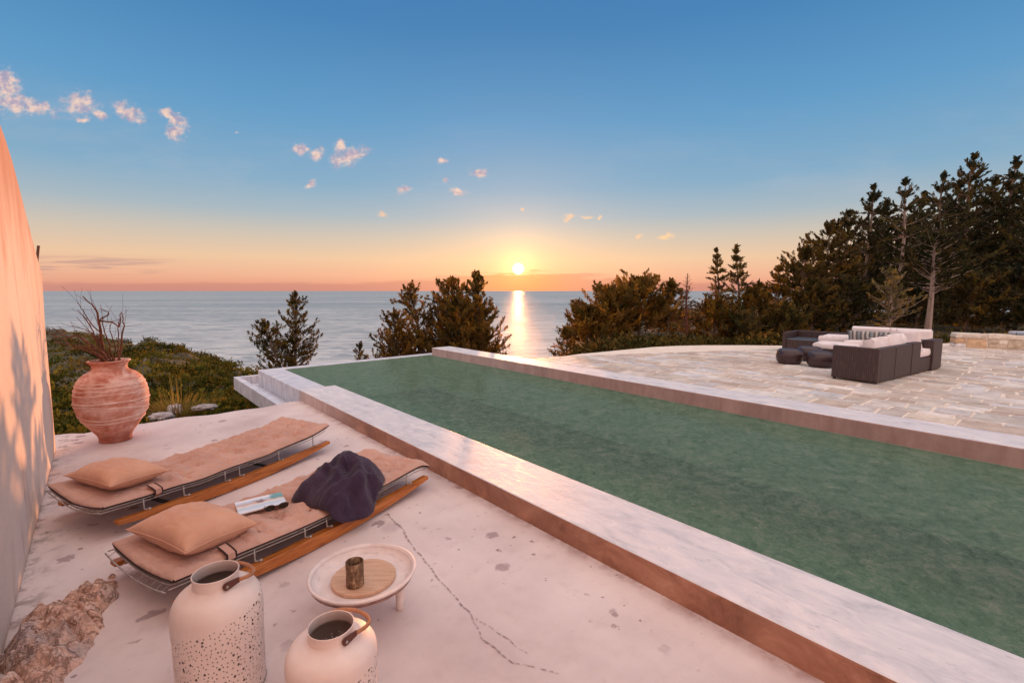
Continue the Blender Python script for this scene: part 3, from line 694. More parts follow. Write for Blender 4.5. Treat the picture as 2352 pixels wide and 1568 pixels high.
def tree(name, label, cat, base, height, radius, leafm, barkm=M_bark, seed=0, nb=60, t0=.08, taper=1., up=.5, wind=(0, 0), leaf=.15, per=26, stems=1, dens=1., pw=.75, lean=(0, 0), group=None, sparse=0., trunk_r=None, bumpy=.35, tone=1., wob=.03, whorl=0.):
    rng = np.random.default_rng(seed+100)
    o = thing(name, label, cat, base, 0., group)
    tb = MB(); C = []; D = []; S = []; T = []
    trunk_r = trunk_r or height*.018
    for sidx in range(stems):
        h = height*(1 if sidx == 0 else rng.uniform(.7, .92)); ph = rng.uniform(0, 6.28)
        off = 0 if stems == 1 else radius*.45
        bend = np.array([lean[0]*h+off*math.cos(sidx*2.6+seed), lean[1]*h+off*math.sin(sidx*2.6+seed)])
        def axis(u):
            w = wob*h*math.sin(u*5+ph)
            return np.array([bend[0]*u+w*math.cos(ph)+wind[0]*h*.12*u*u, bend[1]*u+w*math.sin(ph)*.6, h*u])
        tb.tube([axis(u) for u in np.linspace(-.03, 1, 12)], [trunk_r*(1.1-u)+.006 for u in np.linspace(0, 1, 12)], 6)
        nbb = int(nb/(1 if stems == 1 else stems*.75))
        for i in range(nbb):
            u = t0+(1-t0)*((i+rng.random())/nbb)**.92
            if whorl: u = min(.995, max(t0, round(u*h/whorl)*whorl/h+rng.normal()*.05*whorl/h*2))
            q = (u-t0)/(1-t0)
            prof = (1-q)**pw*taper+(1-taper)*math.sin(min(1, (1-q)*1.25)*math.pi*.5)**.8
            prof *= min(1, .5+q*4)
            L_ = 1.12*radius*prof*rng.uniform(1-bumpy, 1+bumpy*.7)+.08*radius*(1-q)
            L_ = min(L_, radius*1.12)
            if stems > 1: L_ *= .86
            if rng.random() < sparse: L_ *= .4
            az = i*2.399963+rng.normal()*.4; el = up*.7+.38*q+rng.normal()*.2
            el += (.9*max(0, q-.72)/.28 if whorl else 0); d = np.array([math.cos(az)*math.cos(el)+wind[0]*.55, math.sin(az)*math.cos(el)+wind[1]*.4, math.sin(el)]); d /= np.linalg.norm(d)
            p0 = axis(u); path = [p0]; dd = d.copy(); p = p0.copy(); btone = np.array([(.55, .6, .6), (.8, .82, .8), (1, 1, 1), (1.25, 1.15, .95), (1.6, 1.4, .95)][int(rng.integers(5))])
            nst = 5
            for kk in range(nst):
                p = p+dd*L_/nst; dd = dd+np.array([0, 0, .055])+rng.normal(size=3)*.12; dd /= np.linalg.norm(dd); path.append(p.copy())
            tb.tube(path, [max(.004, trunk_r*.32*(1-.85*s/nst)*(1-.5*u)) for s in range(nst+1)], 4)
            nsp = max(3, int(L_/leaf*.95*dens))
            for kk in range(nsp):
                f = .18+.82*(kk+rng.random())/nsp; a_ = f*nst; j = min(nst-1, int(a_)); c0 = path[j]+(path[j+1]-path[j])*(a_-j)
                sdv = dd*.9+np.array([0, 0, .22 if whorl else .5])+rng.normal(size=3)*(.42 if whorl else .55)*np.array([1, 1, .55 if whorl else 1.]); sdv /= np.linalg.norm(sdv)
                sl = leaf*rng.uniform(1.8, 3.6)*(1.1-.35*f)*(1-.55*q)
                n = max(6, int(per*rng.uniform(.9, 1.8))) if per else 0
                if not n: continue
                w = rng.random(n)
                cc = c0+sdv*sl*w[:, None]+rng.normal(size=(n, 3))*leaf*.22*(1.2-w[:, None]*.8)*(np.array([1, 1, .6]) if whorl else 1.)
                C.append(cc); D.append(sdv+rng.normal(size=(n, 3))*.42); S.append(leaf*(.42+.45*rng.random(n)))
                T.append(np.repeat(btone*(tone*rng.uniform(.62, 1.35)*(.85+.3*rng.random((n, 1))))*np.array([[1, rng.uniform(.86, 1.08), rng.uniform(.8, 1.1)]]), 4, 0))
    tb.build('trunk', barkm, o)
    if C:
        S = np.concatenate(S); V, Fq = leaf_quads(np.concatenate(C), np.concatenate(D), S, S*.32)
        fast_mesh('crown', V, Fq, leafm, o, col=np.concatenate(T))
    return o
def tree_px(name, label, cat, xt, ytop, Y, halfw, leafm, ybase=None, **kw):
    p = aty(xt, ytop+(24 if ytop < 640 else 10), Y)
    zb = aty(xt, ybase, Y).z if ybase else gz(p.x, Y)
    zb = min(zb, gz(p.x, Y)+.05) if ybase is None else zb
    rad = halfw/FPX*Y
    zb = gz(p.x, Y)-.05
    return tree(name, label, cat, (p.x, Y, zb), p.z-zb, rad, leafm, **kw)
exec_trees = True
TR = 'trees round the terraces'
tree_px('juniper_tree', 'lone dark two-topped juniper standing above the pool corner with sea on both sides', 'tree', 650, 668, 19, 88, M_leaf_dark, seed=1, nb=120, stems=2, leaf=.13, per=24, up=.42, sparse=.15, t0=.1, bumpy=.45, pw=.55, group=TR, tone=.8)
tree_px('juniper_tree', 'tall olive juniper with a pointed tip just left of the sun', 'tree', 1098, 608, 18, 104, M_leaf_warm, seed=2, nb=130, leaf=.14, per=28, up=.55, t0=.05, pw=.62, bumpy=.4, group=TR)
tree_px('juniper_tree', 'bushy juniper whose ragged top rises left of the pointed one beside the sun', 'tree', 1038, 622, 17.6, 124, M_leaf_warm, seed=3, nb=130, leaf=.14, per=28, up=.5, t0=.05, pw=.6, bumpy=.45, group=TR, tone=.9)
tree_px('juniper_bush', 'lower juniper bush stepping down to the left beside the sun-side junipers', 'bush', 990, 650, 17.2, 126, M_leaf_warm, seed=4, nb=120, leaf=.13, per=26, up=.5, t0=.05, pw=.5, bumpy=.45, stems=2, group=TR, tone=.75)
tree_px('juniper_bush', 'low dark bush at the left foot of the sun-side junipers', 'bush', 908, 712, 16.8, 116, M_leaf_warm, seed=5, nb=120, leaf=.13, per=24, up=.55, t0=.05, pw=.5, bumpy=.45, stems=2, group=TR, tone=.85)
tree_px('small_bush', 'small sprig of bush showing over the infinity edge', 'bush', 830, 780, 16.4, 40, M_leaf_dark, seed=6, nb=30, leaf=.12, per=20, up=.7, group=TR)
tree_px('juniper_bush', 'low orange-brown bush closing the gap beside the sun glitter on its left', 'bush', 1100, 676, 17.0, 52, M_leaf_warm, seed=7, nb=110, leaf=.13, per=26, up=.5, t0=.05, pw=.5, bumpy=.4, group=TR)
tree_px('juniper_bush', 'dense golden brown bush filling the middle of the clump left of the sun glitter', 'bush', 1058, 684, 16.9, 92, M_leaf_warm, seed=8, nb=110, leaf=.13, per=26, up=.5, t0=.05, pw=.45, bumpy=.4, group=TR)
# right of the sun
tree_px('juniper_tree', 'broad juniper with the highest ragged crown right of the sun glitter', 'tree', 1470, 624, 17, 104, M_leaf_warm, seed=11, nb=120, leaf=.14, per=28, up=.35, t0=.06, pw=.55, bumpy=.5, group=TR, tone=.95)
tree_px('juniper_tree', 'orange lit juniper in the middle of the clump right of the glitter', 'tree', 1408, 664, 16.4, 90, M_leaf_warm, seed=12, nb=110, leaf=.14, per=28, up=.4, t0=.05, pw=.5, bumpy=.45, group=TR)
tree_px('juniper_bush', 'sloping juniper bush on the sea side of the clump right of the glitter', 'bush', 1348, 704, 16.0, 74, M_leaf_warm, seed=13, nb=100, leaf=.13, per=26, up=.45, t0=.05, pw=.5, bumpy=.4, group=TR)
tree_px('juniper_bush', 'lowest bush at the left end of the right clump beside the glitter', 'bush', 1302, 748, 15.6, 36, M_leaf_warm, seed=14, nb=50, leaf=.12, per=24, up=.5, t0=.05, pw=.5, group=TR)
tree_px('juniper_tree', 'narrow leaning juniper with sky gaps between the clump and the bare tree', 'tree', 1536, 626, 16.6, 54, M_leaf_warm, seed=15, nb=46, leaf=.13, per=22, up=.4, t0=.3, pw=.6, sparse=.3, lean=(.05, 0), group=TR, tone=.8)
tree_px('dead_tree', 'bare dead conifer with thin upswept branches left of the two spires', 'tree', 1580, 604, 15.5, 40, M_leaf_pale, seed=16, nb=70, t0=.12, up=.35, leaf=.10, per=0, dens=.0001, pw=.7, barkm=M_twig, group=TR, trunk_r=.05)
tree_px('spire_conifer', 'thin left spire of the pair rising over the sofa side trees', 'tree', 1650, 552, 17, 50, M_leaf_dark, seed=17, nb=90, leaf=.11, per=20, up=.08, whorl=.26, t0=.15, pw=1.15, sparse=.25, bumpy=.45, group=TR)
tree_px('spire_conifer', 'taller right spire of the pair rising over the sofa side trees', 'tree', 1697, 544, 17.4, 62, M_leaf_dark, seed=18, nb=110, leaf=.11, per=22, up=.08, whorl=.28, t0=.1, pw=1.1, bumpy=.4, group=TR)
tree_px('juniper_bush', 'brown bush filling the foot of the two spires', 'bush', 1640, 690, 15.8, 72, M_leaf_warm, seed=19, nb=66, leaf=.13, per=26, up=.5, pw=.45, group=TR, tone=.7)
tree_px('juniper_bush', 'dense bush between the right spire and the small pointed tree', 'bush', 1745, 648, 17, 62, M_leaf_warm, seed=20, nb=70, leaf=.14, per=28, up=.4, pw=.5, stems=2, group=TR, tone=.75)
tree_px('small_conifer', 'small pointed conifer at the left edge of the tall wood', 'tree', 1792, 588, 18.5, 52, M_leaf_warm, seed=21, nb=60, leaf=.14, per=26, up=.12, whorl=.4, pw=.95, group=TR, tone=.9)
tree_px('cypress_tree', 'low broad cypress starting the tall wood beside the small conifer', 'tree', 1842, 560, 19, 96, M_leaf_dark, seed=22, nb=121, leaf=.14, per=28, up=.14, whorl=.55, pw=.55, wind=(.2, 0), group=TR, tone=.75)
tree_px('cypress_tree', 'stepped cypress with a blunt top left of the tall wood', 'tree', 1902, 498, 20, 108, M_leaf_dark, seed=23, nb=135, leaf=.14, per=28, up=.14, whorl=.55, pw=.6, wind=(.25, 0), group=TR, tone=.7)
tree_px('cypress_tree', 'wind bent cypress with two forked plumes first of the tall tops', 'tree', 1996, 406, 21.5, 120, M_leaf_far, seed=24, nb=148, leaf=.14, per=26, up=.14, whorl=.55, t0=.1, pw=.9, wind=(.35, 0), bumpy=.5, sparse=.2, group=TR)
tree_px('cypress_tree', 'slender pale-trunked cypress with a thin plume leaning right', 'tree', 2074, 388, 20.5, 84, M_leaf_far, barkm=M_pale, seed=25, nb=108, leaf=.14, per=24, up=.14, whorl=.55, t0=.25, pw=.8, wind=(.35, 0), sparse=.3, bumpy=.5, group=TR, trunk_r=.10)
tree_px('cypress_tree', 'dark cypress with a narrow tip left of the tallest one', 'tree', 2166, 374, 22, 112, M_leaf_far, seed=26, nb=148, leaf=.14, per=26, up=.14, whorl=.55, t0=.1, pw=.95, wind=(.3, 0), bumpy=.5, group=TR)
tree_px('cypress_tree', 'tallest cypress of the wood with a heavy layered top', 'tree', 2232, 330, 23, 140, M_leaf_far, seed=27, nb=175, leaf=.14, per=27, up=.14, whorl=.55, t0=.08, pw=.9, wind=(.3, 0), bumpy=.5, group=TR)
tree_px('cypress_tree', 'tall cypress near the right end of the wood with a dark spire', 'tree', 2322, 342, 22.5, 124, M_leaf_far, seed=28, nb=162, leaf=.14, per=27, up=.14, whorl=.55, t0=.08, pw=.95, wind=(.3, 0), bumpy=.5, group=TR)
tree_px('cypress_tree', 'cypress cut by the right edge of the wood', 'tree', 2400, 322, 21, 120, M_leaf_far, seed=29, nb=162, leaf=.14, per=27, up=.14, whorl=.55, t0=.06, pw=.9, wind=(.25, 0), group=TR)
for i, (x, yt, Y, hw, lab) in enumerate([(1948, 468, 25, 112, 'dark cypress filling the back of the wood left of the forked plumes'), (2036, 446, 26, 104, 'dark cypress at the back between the forked plumes and the thin plume'), (2118, 424, 26.5, 110, 'dark cypress at the back left of the narrow tip'),
        (2198, 392, 27, 116, 'dark cypress at the back just left of the tallest tree'), (2282, 388, 27, 116, 'dark cypress at the back just right of the tallest tree'), (2362, 376, 26, 112, 'dark cypress at the back beside the right spire')]):
    tree_px('cypress_tree', lab, 'tree', x, yt, Y, hw, M_leaf_far, seed=60+i, nb=150, leaf=.17, per=24, up=.2, whorl=.6, t0=.05, pw=.75, wind=(.3, 0), bumpy=.45, group=TR, tone=.8)
tree_px('pale_trunk_pine', 'tree with a straight bare pale trunk behind the sofa', 'tree', 2150, 520, 18.0, 86, M_leaf_far, barkm=M_pale, seed=30, nb=60, leaf=.15, per=22, up=.25, t0=.42, pw=.6, wob=.006, sparse=.25, group=TR, trunk_r=.115, tone=.7)
tree_px('grey_juniper', 'half-bare grey juniper with dry twigs in front of the wood', 'tree', 2052, 600, 17.5, 62, M_leaf_pale, barkm=M_pale, seed=31, nb=60, leaf=.13, per=16, up=.3, t0=.12, pw=.5, sparse=.4, dens=.7, group=TR, trunk_r=.085, tone=.85)
for i, (x, yt, Y, hw, lab) in enumerate([(1870, 640, 18, 62, 'green juniper in front of the wood left above the sofa'), (1950, 620, 18.6, 66, 'dusky juniper behind the sofa between the wood and the grey juniper'),
        (2110, 640, 19.2, 64, 'shadowed juniper just behind the bare pale trunk'), (2230, 610, 19.0, 82, 'deep green juniper above the left end of the stone wall'), (2330, 600, 18.6, 84, 'dark red-brown juniper above the right end of the stone wall'),
        (2420, 560, 17.5, 80, 'dark juniper cut by the right edge beside the stone wall'), (1700, 720, 15.4, 56, 'low brown bush on the terrace edge under the right spire'), (1800, 700, 16.4, 62, 'bronze bush on the terrace edge left of the sofa')]):
    tree_px('juniper_bush', lab, 'bush', x, yt, Y, hw, M_leaf_far if i in (1, 2, 4, 5) else M_leaf_dark, seed=40+i, nb=74, leaf=.15, per=26, up=.35, t0=.04, pw=.45, bumpy=.4, group=TR, tone=.9)
# ------------------------------------------------------------------ white terrace
def lnpoly(pts, z0, z1, mb=None):
    mb = mb or MB(); return mb.prism([W(l, n)[:2] for l, n in pts], z0, z1)
edge = [(8.10+.05*math.sin(n*3.1)+.035*math.sin(n*8.7+1)+(.12 if n < -.35 else 0), n) for n in np.linspace(2.44, -.62, 26)]
pl = [(-5, 2.44)]+[(float(a), float(b)) for a, b in edge]+[(-5, -.62)]
pl = pl[::-1]
mb = lnpoly(pl[::-1], -.24, 0)
fl = mb.build('terrace_floor', M_cement); tag(fl, kind='structure')
def crack(px, w):
    P = [toLN(atz(x, y, 0)) for x, y in px]; Q = []
    for a, b in zip(P[:-1], P[1:]):
        m = max(3, int(math.dist(a, b)/.02))
        for i in range(m):
            f = i/m; l, n = a[0]+(b[0]-a[0])*f, a[1]+(b[1]-a[1])*f
            Q.append((l+.018*noise.noise((l*9, n*9, 1)), n+.018*noise.noise((l*9, n*9, 7)), w*(.35+1.1*abs(noise.noise((l*6, n*6, 3)))+.4*abs(noise.noise((l*31, n*31, 5))))))
    b = MB(); vs = []
    for i, (l, n, ww_) in enumerate(Q):
        a = Q[max(0, i-1)]; c = Q[min(len(Q)-1, i+1)]; d = Vector((c[0]-a[0], c[1]-a[1])); d.normalize()
        vs.append(W(l-d.y*ww_, n+d.x*ww_, .004)); vs.append(W(l+d.y*ww_, n-d.x*ww_, .004))
    b.add(vs, [(2*i, 2*i+1, 2*i+3, 2*i+2) for i in range(len(Q)-1)])
    o = b.build('floor_crack', M_crack, fl)
crack([(888, 1177), (926, 1218), (950, 1256), (986, 1300), (1013, 1333), (1045, 1372), (1073, 1405), (1113, 1465), (1141, 1489), (1173, 1525), (1221, 1529), (1297, 1549)], .008)
crack([(1093, 1421), (1149, 1457), (1193, 1489), (1215, 1502)], .006)

# ------------------------------------------------------------------ left wall with its swept-down top
prof = [(-5, 0), (7.36, 0), (7.39, .17), (7.52, .9), (7.62, 1.45), (7.78, 1.75), (7.90, 1.93), (7.86, 2.02), (7.68, 2.10), (7.45, 2.2), (7.05, 2.40), (6.6, 2.645), (6.3, 2.80), (6.04, 2.93), (5.7, 3.04), (5.42, 3.10), (4.6, 3.2), (3.5, 3.28), (-5, 3.3)]
mb = MB(); n = len(prof); N0, N1 = -.475, -.80
mb.add([W(l, N0, z) for l, z in prof]+[W(l, N1, z) for l, z in prof], [tuple(range(n))[::-1], tuple(range(n, 2*n))]+[(i, (i+1) % n, n+(i+1) % n, n+i) for i in range(n)])
wl = thing('plaster_wall', 'tall pale plastered wall on the left with a swept-down top', 'wall')
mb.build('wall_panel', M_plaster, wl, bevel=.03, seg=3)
rod = MB(); p0 = W(7.84, -.52, 1.98); rod.tube([p0, p0+Vector((.02, 0, .15)), p0+Vector((.05, .01, .34))], .014, 6)
tag(rod.build('metal_rod', M_rust), 'short rusty rod sticking up from the far end of the plastered wall', 'rod')

# ------------------------------------------------------------------ swimming pool
pool = thing('swimming_pool', 'long infinity pool of pale render with green lining', 'pool', W(4, 4.5, 0), ROT)
def P(l, n): return (n-4.5, l-4)          # pool-local x, y
def pbox(name, l0, l1, n0, n1, z0, z1, mat, bev=.012, parent=pool):
    b = MB(); x0, y0 = P(l0, n0); x1, y1 = P(l1, n1); b.box(x0, x1, y0, y1, z0, z1); return b.build(name, mat, parent, bevel=bev)
WZ = .148
pbox('near_coping', -5, 8.225, 2.425, 3.03, -.9, .172, M_coping, .014)
pbox('far_coping', -5, 10.6, 6.42, 6.98, -.9, .345, M_coping, .014)
# low rim round the infinity end
b = MB()
rimpoly = [P(8.225, 2.435), P(8.225, 2.88), P(10.72, 2.88), P(10.72, 6.418), P(10.72, 6.95), P(10.96, 6.95), P(10.96, 2.435)]
b.prism(rimpoly, -1.6, .160); b.build('pool_rim', M_rim, pool, bevel=.012)
pbox('pool_floor', -5, 10.72, 3.03, 6.42, -.86, -.72, M_poolfloor, 0)
b = MB()
def wallq(a, c, z0=-.72, z1=.15): 
    b.add([(*a, z0), (*c, z0), (*c, z1), (*a, z1)], [(0, 1, 2, 3)])
wallq(P(-5, 3.033), P(8.23, 3.033)); wallq(P(8.23, 2.883), P(10.717, 2.883)); wallq(P(10.717, 2.883), P(10.717, 6.417)); wallq(P(10.717, 6.417), P(-5, 6.417))
b.build('pool_lining', M_pool, pool)
# overflow gutter outside the rim
b = MB()
G = [(8.12, 2.05), (11.36, 2.05), (11.36, 6.9)]
x0, y0 = P(8.12, 2.05); x1, y1 = P(11.36, 2.16); b.box(x0, x1, y0, y1, -.27, .0)
x0, y0 = P(11.25, 2.16); x1, y1 = P(11.36, 6.9); b.box(x0, x1, y0, y1, -.27, .0)
x0, y0 = P(8.12, 2.16); x1, y1 = P(11.25, 2.433); b.box(x0, x1, y0, y1, -.27, -.17)
x0, y0 = P(10.962, 2.433); x1, y1 = P(11.25, 6.9); b.box(x0, x1, y0, y1, -.27, -.17)
b.build('overflow_gutter', M_rim, pool, bevel=.01)
b = MB(); b.add([W(-5, 3.03, WZ), W(-5, 6.42, WZ), W(10.72, 6.42, WZ), W(10.72, 2.88, WZ), W(8.225, 2.88, WZ), W(8.225, 3.03, WZ)], [(0, 1, 2, 3, 4, 5)])
tag(b.build('pool_water', M_water), kind='structure')

# ------------------------------------------------------------------ stone terrace
bd = [(7.55, 6.98), (7.45, 7.3), (7.36, 7.9), (7.38, 8.45), (7.25, 9.4), (7.04, 11.0), (6.75, 11.8), (6.34, 12.45), (5.6, 13.3), (4.9, 13.95), (3.9, 15.2), (3.1, 16.3), (2.5, 17.3), (1.9, 18.6), (-1, 19.5), (-5, 19.5), (-5, 6.98)]
ST = .33
b = lnpoly(bd, -.6, ST); base_o = b.build('stone_terrace', M_grout); tag(base_o, kind='structure')
def clip(poly, A, B):
    out = []; ex, ey = B[0]-A[0], B[1]-A[1]
    f = lambda p: ex*(p[1]-A[1])-ey*(p[0]-A[0])
    for i in range(len(poly)):
        p, q = poly[i], poly[(i+1) % len(poly)]; a, c = f(p), f(q)
        if a >= 0: out.append(p)
        if (a >= 0) != (c >= 0): k = a/(a-c); out.append((p[0]+(q[0]-p[0])*k, p[1]+(q[1]-p[1])*k))
    return out
area = sum(bd[i][0]*bd[(i+1) % len(bd)][1]-bd[(i+1) % len(bd)][0]*bd[i][1] for i in range(len(bd)))
ring = bd if area > 0 else bd[::-1]
hull = [(7.52, 7.0), (7.3, 9.0), (7.0, 10.95), (6.3, 12.4), (4.87, 13.9), (3.05, 16.25), (1.9, 18.5), (-1, 19.4), (-5, 19.4), (-5, 7.0)]
a2 = sum(hull[i][0]*hull[(i+1) % len(hull)][1]-hull[(i+1) % len(hull)][0]*hull[i][1] for i in range(len(hull)))
hull = hull if a2 > 0 else hull[::-1]
vs = []; fs = []; tones = []
rr = random.Random(5)
PAL = [(214, 200, 188), (220, 208, 196), (208, 190, 176), (224, 214, 206), (212, 204, 196), (202, 190, 180), (216, 208, 204), (210, 194, 178), (226, 218, 210), (200, 180, 164), (212, 208, 208)]
n_ = 7.0
while n_ < 19.4:
    hN = rr.choice([.18, .22, .26, .32, .38]); l_ = -5-rr.random()*.6
    while l_ < 7.6:
        wL = rr.uniform(.24, .62)*(1 if hN < .45 else 1.15); g_ = .011+.009*rr.random()
        if hN > .4 and rr.random() < .35:
            k_ = rr.uniform(.4, .6); cells = [(l_, l_+wL, n_, n_+hN*k_), (l_, l_+wL, n_+hN*k_, n_+hN)]
        else: cells = [(l_, l_+wL, n_, n_+hN)]
        for (a, c, d, e) in cells:
            j = lambda: rr.uniform(-.02, .02)
            poly = [(a+g_+j(), d+g_+j()), (a+g_+j(), e-g_+j()), (c-g_+j(), e-g_+j()), (c-g_+j(), d+g_+j())][::-1]
            sgn = sum(poly[i][0]*poly[(i+1) % 4][1]-poly[(i+1) % 4][0]*poly[i][1] for i in range(4))
            for i in range(len(hull)): poly = clip(poly, hull[i], hull[(i+1) % len(hull)]) if poly else poly
            if len(poly) < 3: continue
            zt = ST+.008+rr.uniform(-.003, .004); tn = s2l(rr.choice(PAL)); br = rr.uniform(.86, 1.14); tn = tuple(v*br for v in tn)
            k_ = len(vs); m = len(poly)
            cx_ = sum(p[0] for p in poly)/m; cy_ = sum(p[1] for p in poly)/m
            tx, ty = rr.uniform(-.006, .006), rr.uniform(-.006, .006)
            for p in poly: vs.append(W(p[0], p[1], ST-.01)); tones.append(tn)
            for p in poly:
                q0, q1 = p[0]+(cx_-p[0])*.015, p[1]+(cy_-p[1])*.015
                vs.append(W(q0, q1, zt+(p[0]-cx_)*tx+(p[1]-cy_)*ty)); tones.append(tn)
            top = tuple(range(k_+m, k_+2*m)); fs.append(top if True else top[::-1])
            for i in range(m): fs.append((k_+i, k_+(i+1) % m, k_+m+(i+1) % m, k_+m+i))
        l_ += wL
    n_ += hN
def tone_mesh(name, vs, fs, tones, mat, parent=None):
    me = bpy.data.meshes.new(name); me.from_pydata([tuple(v) for v in vs], [], fs); me.update()
    a = me.color_attributes.new('tone', 'FLOAT_COLOR', 'POINT'); a.data.foreach_set('color', np.array([(*c, 1) for c in tones], dtype=np.float32).ravel())
    me.materials.append(mat); o = bpy.data.objects.new(name, me); return link(o, parent)
tag(tone_mesh('stone_paving', vs, fs, tones, M_paving, base_o))
STZ = ST+.008

# low rubble wall on the right with its cushion
wA = atz(2193, 797, STZ); wB = atz(2352, 803.5, STZ); wd_dir = (wB-wA); wd_dir.z = 0; wd_dir.normalize()
ang_w = math.atan2(wd_dir.y, wd_dir.x)
sw = thing('stone_wall', 'low rubble stone wall seat at the far right of the paved terrace', 'wall', wA, ang_w)
LENW, HW = 4.2, .36
vs = []; fs = []; tones = []
def stone(x0, x1, y0, y1, z0, z1, rr, tn):
    b_ = MB(); nx, ny, nz = 3, 3, 3; k0 = len(vs)
    sd_ = rr.random()*50
    bm_pts = {}
    def pt(i, j, k):
        u, v_, w = i/nx, j/ny, k/nz
        rd = lambda q: q+(.06 if q == 0 else -.06 if q == 1 else 0)
        cnt = (u in (0, 1))+(v_ in (0, 1))+(w in (0, 1))
        s_ = .03 if cnt >= 2 else 0
        p = Vector((x0+(x1-x0)*u, y0+(y1-y0)*v_, z0+(z1-z0)*w)); c = Vector(((x0+x1)/2, (y0+y1)/2, (z0+z1)/2))
        p = p+(c-p)*s_*1.6
        p += Vector((noise.noise((p.x*6+sd_, p.y*6, p.z*6)), noise.noise((p.x*6, p.y*6+sd_, p.z*6)), noise.noise((p.x*6, p.y*6, p.z*6+sd_))))*.02
        return p
    def gi(i, j, k):
        key = (i, j, k)
        if key not in bm_pts: bm_pts[key] = len(vs); vs.append(pt(i, j, k)); tones.append(tn)
        return bm_pts[key]
    for i in range(nx):
        for j in range(ny):
            fs.append((gi(i, j, 0), gi(i, j+1, 0), gi(i+1, j+1, 0), gi(i+1, j, 0))); fs.append((gi(i, j, nz), gi(i+1, j, nz), gi(i+1, j+1, nz), gi(i, j+1, nz)))
            fs.append((gi(i, 0, j), gi(i+1, 0, j), gi(i+1, 0, j+1), gi(i, 0, j+1))); fs.append((gi(i, ny, j), gi(i, ny, j+1), gi(i+1, ny, j+1), gi(i+1, ny, j)))
            fs.append((gi(0, i, j), gi(0, i, j+1), gi(0, i+1, j+1), gi(0, i+1, j))); fs.append((gi(nx, i, j), gi(nx, i+1, j), gi(nx, i+1, j+1), gi(nx, i, j+1)))
rr = random.Random(3)
SP = [(232, 212, 184), (216, 182, 148), (226, 212, 194), (240, 228, 214), (208, 170, 136), (228, 222, 222), (204, 184, 162)]
z = 0.
x = 0.
while x < LENW:
    w_ = rr.uniform(.16, .46); q_ = rr.random()
    if q_ < .3: stone(x, x+w_-.014, 0, .42, 0, .24, rr, s2l(rr.choice(SP)))
    else:
        h2 = rr.uniform(.08, .16); stone(x, x+w_-.014, rr.uniform(-.015, .01), .42, 0, h2-.012, rr, s2l(rr.choice(SP)))
        if w_ > .34: m_ = x+w_*rr.uniform(.35, .65); stone(x, m_-.007, 0, .42, h2, .24, rr, s2l(rr.choice(SP))); stone(m_+.007, x+w_-.014, 0, .42, h2, .24, rr, s2l(rr.choice(SP)))
        else: stone(x, x+w_-.014, 0, .42, h2, .24, rr, s2l(rr.choice(SP)))
    x += w_
z = .25
x = 0
while x < LENW:
    w_ = rr.uniform(.4, .8); stone(x, x+w_-.014, -.02, .44, z, HW, rr, tuple(v for v in s2l(rr.choice([(238, 224, 206), (230, 216, 200), (224, 210, 196)])))); x += w_
tone_mesh('stones', vs, fs, tones, M_stone, sw)
b = MB(); b.box(.04, LENW, .03, .39, 0, HW-.03); b.build('mortar_core', M_grout, sw)

# ------------------------------------------------------------------ cushions and pillows
def pillow_mesh(w, d, h, nu=20, nv=16, pinch=.07, sd_=0., wr=.008):
    b = MB()
    for sgn in (1, -1):
        def fn(u, v):
            x = (u*2-1); y = (v*2-1)
            e = (1-abs(x)**2.6)*(1-abs(y)**2.6)
            k = 1-pinch*(1-abs(y)**2)*abs(x)**3; k2 = 1-pinch*(1-abs(x)**2)*abs(y)**3
            X, Y = x*w/2*k, y*d/2*k2
            zz = sgn*h/2*max(0, e)**.55
            zz += wr*noise.noise((X*9+sd_, Y*14, sgn*3))*(e**.4 if e > 0 else 0)+wr*.6*noise.noise((X*24+sd_, Y*24, 7))*(e if e > 0 else 0)
            if nu > 40 and e > 0: zz -= sgn*.010*max(0, 1-abs(noise.noise((X*7+Y*5+sd_, Y*4-X*3, sd_+sgn)))/.09)*e**.3*(1-e*.6)
            return (X, Y, zz)
        b.grid(fn, nu, nv, flip=(sgn < 0))
    return b
def block_cushion(w, d, h, sd_=0.):
    b = MB()
    def f(p):
        return p
    nu, nv = 14, 10
    top = lambda u, v: ((u-.5)*w, (v-.5)*d, h*(.5)+.022*math.sin(math.pi*u)*math.sin(math.pi*v)+.008*noise.noise((u*5+sd_, v*5, 1)))
    b.grid(top, nu, nv); b.grid(lambda u, v: ((u-.5)*w, (v-.5)*d, -h*.5), nu, nv, flip=True)
    for ed in range(4):
        def fn(u, v, ed=ed):
            bul = .014*math.sin(math.pi*v)
            x, y = [(u-.5, -.5), (.5, u-.5), (.5-u, .5), (-.5, .5-u)][ed]
            nx_, ny_ = [(0, -1), (1, 0), (0, 1), (-1, 0)][ed]
            return (x*w+nx_*bul, y*d+ny_*bul, (v-.5)*h)
        b.grid(fn, nu if ed % 2 == 0 else nv, 4)
    return b
def weld(o, bev=0.):
    m = o.modifiers.new('weld', 'WELD'); m.merge_threshold = .0015
    if bev:
        v_ = o.modifiers.new('bevel', 'BEVEL'); v_.width = bev; v_.segments = 3; v_.limit_method = 'ANGLE'; v_.angle_limit = R(50)
    return o
def M3(o, mtx): o.matrix_world = mtx; return o

c = wA+wd_dir*1.62+Vector((-wd_dir.y, wd_dir.x, 0))*.2
o = weld(block_cushion(.95, .4, .075, 4).build('bench_cushion', M_stripe2, smooth=True), .012); o.location = (c.x, c.y, STZ+HW+.04); o.rotation_euler = (0, 0, ang_w)
tag(o, 'thin blue and white striped pad lying on the stone wall', 'cushion')

